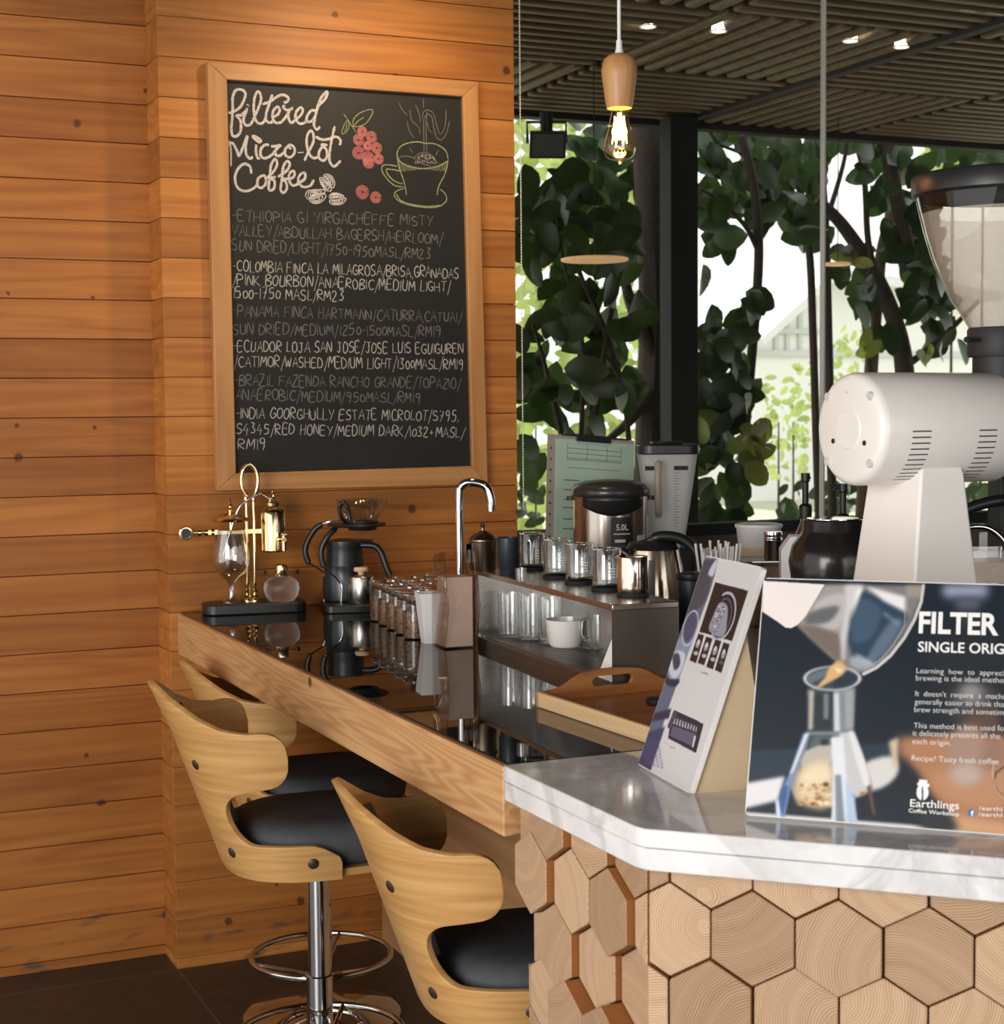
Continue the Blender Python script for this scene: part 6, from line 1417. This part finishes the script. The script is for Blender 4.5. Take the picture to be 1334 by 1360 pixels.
def foliage(name, parent, areas, n, y0, y1, lpx, mat, seed, hang=0.6, wl=0.55, face=0.55):
    """leaves filling areas traced off the photograph, each at its own depth between y0 and y1"""
    r = random.Random(seed); m = MB(); tone = m.bm.verts.layers.float.new('tone'); k = 0
    wts = []
    for P in areas:
        xs = [p[0] for p in P]; ys = [p[1] for p in P]; wts.append((max(xs)-min(xs))*(max(ys)-min(ys)))
    tot = sum(wts)
    for P, w in zip(areas, wts):
        xs = [p[0] for p in P]; ys = [p[1] for p in P]; want = max(2, int(n*w/tot)); got = 0; tries = 0
        while got < want and tries < want*40:
            tries += 1; x, y = r.uniform(min(xs), max(xs)), r.uniform(min(ys), max(ys))
            if not inpoly(x, y, P): continue
            Y_ = r.uniform(y0, y1); c = onY(x, y, Y_); sc_ = (c-CAM).dot(AF)/2196
            L_ = r.uniform(*lpx)*sc_; a = r.uniform(0, 2*pi)
            d = Vector((cos(a), r.uniform(-.6, .6), sin(a)*0.8-hang))
            up = Vector((r.uniform(-1, 1), -1.6*face*2, r.uniform(-.3, 1.2)))
            leaf(m, tone, c - d.normalized()*L_*0.5, d, up, L_, L_*wl*r.uniform(0.85, 1.15), r.random()); got += 1
    return m.build(name, mat, parent, smooth=80, flip=False)
def branch(name, parent, path, Y_, w0, w1, mat, k=6):
    P = [onY(px_, py_, Y_ if not isinstance(Y_, (list, tuple)) else Y_[i]) for i, (px_, py_) in enumerate(path)]
    if name == 'trunk' and P[0].z > -0.005: P = [Vector((P[0].x, P[0].y, -0.01)), Vector((P[0].x, P[0].y, P[0].z*0.5))] + P
    sc_ = (P[-1]-CAM).dot(AF)/2196; Q = smooth_path(P, k); n = len(Q); base = parent.location
    return MB().tube([q for q in Q], [(w0+(w1-w0)*i/(n-1))*sc_/2 for i in range(n)], 9).build(name, mat, parent)
def plant(name, label, cat='plant', group=None): return thing(name, label, cat, (0, 0, 0), 0, group)
GT = 'garden trees beyond the glass'
# big trunk left of the post
t1 = plant('tree', 'thick dark tree trunk beside the charcoal terrace post', 'tree')
branch('trunk', t1, [(862, 900), (866, 600), (872, 420), (868, 280), (862, 150), (860, 60)], 2.75, 44, 50, M_bark)
branch('branch', t1, [(868, 470), (846, 420), (832, 380), (820, 300)], 2.72, 26, 8, M_bark)
branch('branch', t1, [(866, 520), (835, 560), (800, 590)], 2.7, 20, 8, M_bark)
foliage('foliage', t1, [[(760, 140), (905, 140), (905, 330), (840, 350), (770, 300)]], 60, 2.85, 3.5, (48, 70), M_leaf, 1)
# rubber plant left
t2 = plant('rubber_plant', 'dense dark rubber plant between the plank wall and the thick trunk')
for i_, P in enumerate(([(770, 640), (775, 500), (770, 430), (745, 330), (735, 240)], [(830, 520), (800, 430), (770, 360), (760, 300)], [(760, 640), (728, 500), (708, 430)], [(840, 640), (828, 520), (805, 470)], [(780, 620), (815, 400), (838, 330)])): branch('trunk' if i_ == 0 else 'stem', t2, P, 1.6, 9, 4, M_bark)
foliage('foliage', t2, [[(688, 270), (760, 215), (850, 300), (862, 420), (815, 470), (850, 520), (820, 560), (780, 500), (690, 470)], [(690, 470), (770, 470), (800, 560), (775, 640), (740, 560), (690, 590)], [(700, 240), (765, 225), (765, 320), (690, 330)], [(688, 600), (716, 590), (716, 660), (688, 650)], [(775, 490), (850, 480), (845, 540), (775, 600)]], 150, 1.15, 2.3, (42, 64), M_leaf, 2)
# vine on a thin trunk right of the post
t3 = plant('vine_tree', 'slender tree wrapped in round dark leaves right of the charcoal post', 'tree')
branch('trunk', t3, [(980, 760), (988, 600), (998, 480), (1005, 400), (1008, 320), (1000, 240), (985, 180)], 2.7, 15, 12, M_bark)
branch('branch', t3, [(1006, 330), (990, 300), (960, 270), (930, 250)], 2.7, 8, 4, M_bark)
foliage('foliage', t3, [[(930, 440), (975, 400), (1020, 395), (1030, 420), (1000, 450), (985, 500), (990, 560), (930, 560)], [(928, 520), (985, 520), (1000, 620), (1000, 690), (935, 690)], [(985, 490), (1015, 490), (1015, 530), (985, 540)], [(940, 270), (975, 265), (975, 330), (945, 330)], [(928, 290), (945, 290), (945, 380), (928, 380)]], 105, 2.3, 2.75, (36, 50), M_leaf, 3, wl=0.72)
foliage('young_foliage', t3, [[(985, 565), (1035, 565), (1042, 650), (1005, 640), (985, 600)], [(930, 555), (950, 555), (950, 590), (930, 590)]], 12, 2.2, 2.4, (36, 46), M_leafy, 4, wl=0.7)['label'] = 'yellow-green younger leaves'
# overhanging crown under the canopy edge
t4 = plant('twin_stem_tree', 'tree of two thin bare stems behind the glass joint', 'tree')
branch('trunk', t4, [(1090, 760), (1085, 600), (1080, 440), (1075, 330), (1060, 230), (1055, 150)], 3.1, 12, 10, M_bark)
branch('trunk', t4, [(1108, 760), (1104, 600), (1100, 440), (1096, 300), (1085, 150)], 3.2, 13, 12, M_bark)
branch('branch', t4, [(1075, 300), (1050, 250), (1010, 215), (950, 190)], 3.1, 8, 4, M_bark)
branch('branch', t4, [(1096, 300), (1120, 220), (1130, 160)], 3.1, 8, 4, M_bark)
foliage('foliage', t4, [[(930, 160), (1125, 176), (1120, 215), (1085, 240), (1090, 320), (1060, 330), (1045, 260), (1030, 300), (1005, 320), (980, 290), (935, 285)]], 120, 2.75, 3.6, (34, 58), M_leaf, 5, wl=0.6)
# leaning tree right
t5 = plant('leaning_tree', 'leaning dark tree with crossing limbs behind the coffee grinder', 'tree')
branch('trunk', t5, [(1215, 700), (1205, 540), (1195, 450), (1165, 370), (1120, 300), (1085, 265)], 2.9, 40, 14, M_bark)
branch('branch', t5, [(1145, 700), (1158, 480), (1165, 400), (1172, 330), (1190, 260), (1200, 170)], 3.15, 20, 12, M_bark2)
branch('branch', t5, [(1175, 400), (1155, 330), (1150, 260), (1146, 180)], 2.85, 10, 7, M_bark)
branch('branch', t5, [(1205, 330), (1195, 280), (1182, 220), (1178, 170)], 2.8, 22, 18, M_bark)
branch('branch', t5, [(1162, 600), (1155, 480), (1145, 400), (1160, 350)], 2.8, 8, 6, M_bark)
branch('branch', t5, [(1212, 480), (1250, 450), (1300, 400)], 2.8, 10, 6, M_bark)
foliage('foliage', t5, [[(1110, 330), (1150, 330), (1165, 420), (1150, 440), (1120, 390)], [(1180, 240), (1235, 250), (1260, 400), (1290, 470), (1240, 470), (1210, 420), (1180, 330)], [(1125, 180), (1180, 180), (1180, 250), (1150, 300), (1140, 240)], [(1180, 190), (1334, 203), (1334, 232), (1200, 232)], [(1165, 440), (1185, 440), (1185, 475), (1165, 475)], [(1285, 205), (1334, 205), (1334, 225), (1285, 225)]], 165, 2.6, 3.3, (32, 50), M_leaf, 6, wl=0.62)
foliage('young_foliage', t5, [[(1120, 340), (1145, 340), (1150, 370), (1120, 370)], [(1140, 450), (1160, 450), (1160, 470), (1140, 470)], [(1215, 460), (1245, 460), (1245, 480), (1215, 480)]], 7, 2.5, 2.7, (30, 44), M_leafy, 7)['label'] = 'yellow-green younger leaves'
# small plants along the terrace edge and pale hedge behind
def hedge(name, label, P, n, y0, y1, lpx, mat, seed):
    h = plant(name, label, 'hedge'); o = foliage('foliage', h, P, n, y0, y1, lpx, mat, seed, 0.1); o['kind'] = 'stuff'; x_ = [p[0] for p in P[0]]; y_ = [p[1] for p in P[0]]
    for q in (0.3, 0.6): branch('trunk', h, [(min(x_)+(max(x_)-min(x_))*q, max(y_)), (min(x_)+(max(x_)-min(x_))*q, (min(y_)+max(y_))/2)], (y0+y1)/2, 5, 2, M_bark)
    return h
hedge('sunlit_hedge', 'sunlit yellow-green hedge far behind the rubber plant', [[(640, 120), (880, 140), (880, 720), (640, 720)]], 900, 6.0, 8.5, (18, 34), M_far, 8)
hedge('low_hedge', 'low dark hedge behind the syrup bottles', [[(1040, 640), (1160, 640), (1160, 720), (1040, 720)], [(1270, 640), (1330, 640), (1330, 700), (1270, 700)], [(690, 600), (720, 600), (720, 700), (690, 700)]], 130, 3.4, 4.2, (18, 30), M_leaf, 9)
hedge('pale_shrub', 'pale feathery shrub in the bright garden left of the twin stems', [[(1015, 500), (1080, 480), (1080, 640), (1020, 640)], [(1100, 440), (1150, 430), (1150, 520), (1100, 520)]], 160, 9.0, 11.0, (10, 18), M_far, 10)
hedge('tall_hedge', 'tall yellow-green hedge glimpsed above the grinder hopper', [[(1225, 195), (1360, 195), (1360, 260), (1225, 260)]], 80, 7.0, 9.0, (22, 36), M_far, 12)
# pale house across the street
hs = thing('house', 'pale gabled house blurred in bright haze across the garden', 'house', (0, 0, 0), 0)
HY = 19.0
def hp(px_, py_): q = onY(px_, py_, HY); return (q.x, q.z)
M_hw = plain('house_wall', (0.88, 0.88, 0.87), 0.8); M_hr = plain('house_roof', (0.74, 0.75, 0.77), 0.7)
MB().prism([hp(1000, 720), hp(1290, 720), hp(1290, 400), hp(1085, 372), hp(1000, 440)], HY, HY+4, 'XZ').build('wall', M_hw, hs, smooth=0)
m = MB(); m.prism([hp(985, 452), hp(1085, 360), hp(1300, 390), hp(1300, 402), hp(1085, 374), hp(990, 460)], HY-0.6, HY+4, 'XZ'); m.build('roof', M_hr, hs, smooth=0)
m = MB()
for a_, b_ in (((1030, 440), (1030, 470)), ((1045, 420), (1045, 470)), ((1062, 400), (1062, 470)), ((1080, 390), (1080, 470)), ((1000, 470), (1290, 470)), ((1020, 440), (1085, 440))):
    p, q = hp(*a_), hp(*b_); d_ = 0.05 if abs(p[0]-q[0]) < abs(p[1]-q[1]) else 0.08; m.box(min(p[0], q[0])-0.04, max(p[0], q[0])+0.04, HY-d_, HY-0.004, min(p[1], q[1])-0.04, max(p[1], q[1])+0.04)
m.build('timber_framing', plain('house_timber', (0.62, 0.64, 0.66), 0.7), hs, smooth=0)
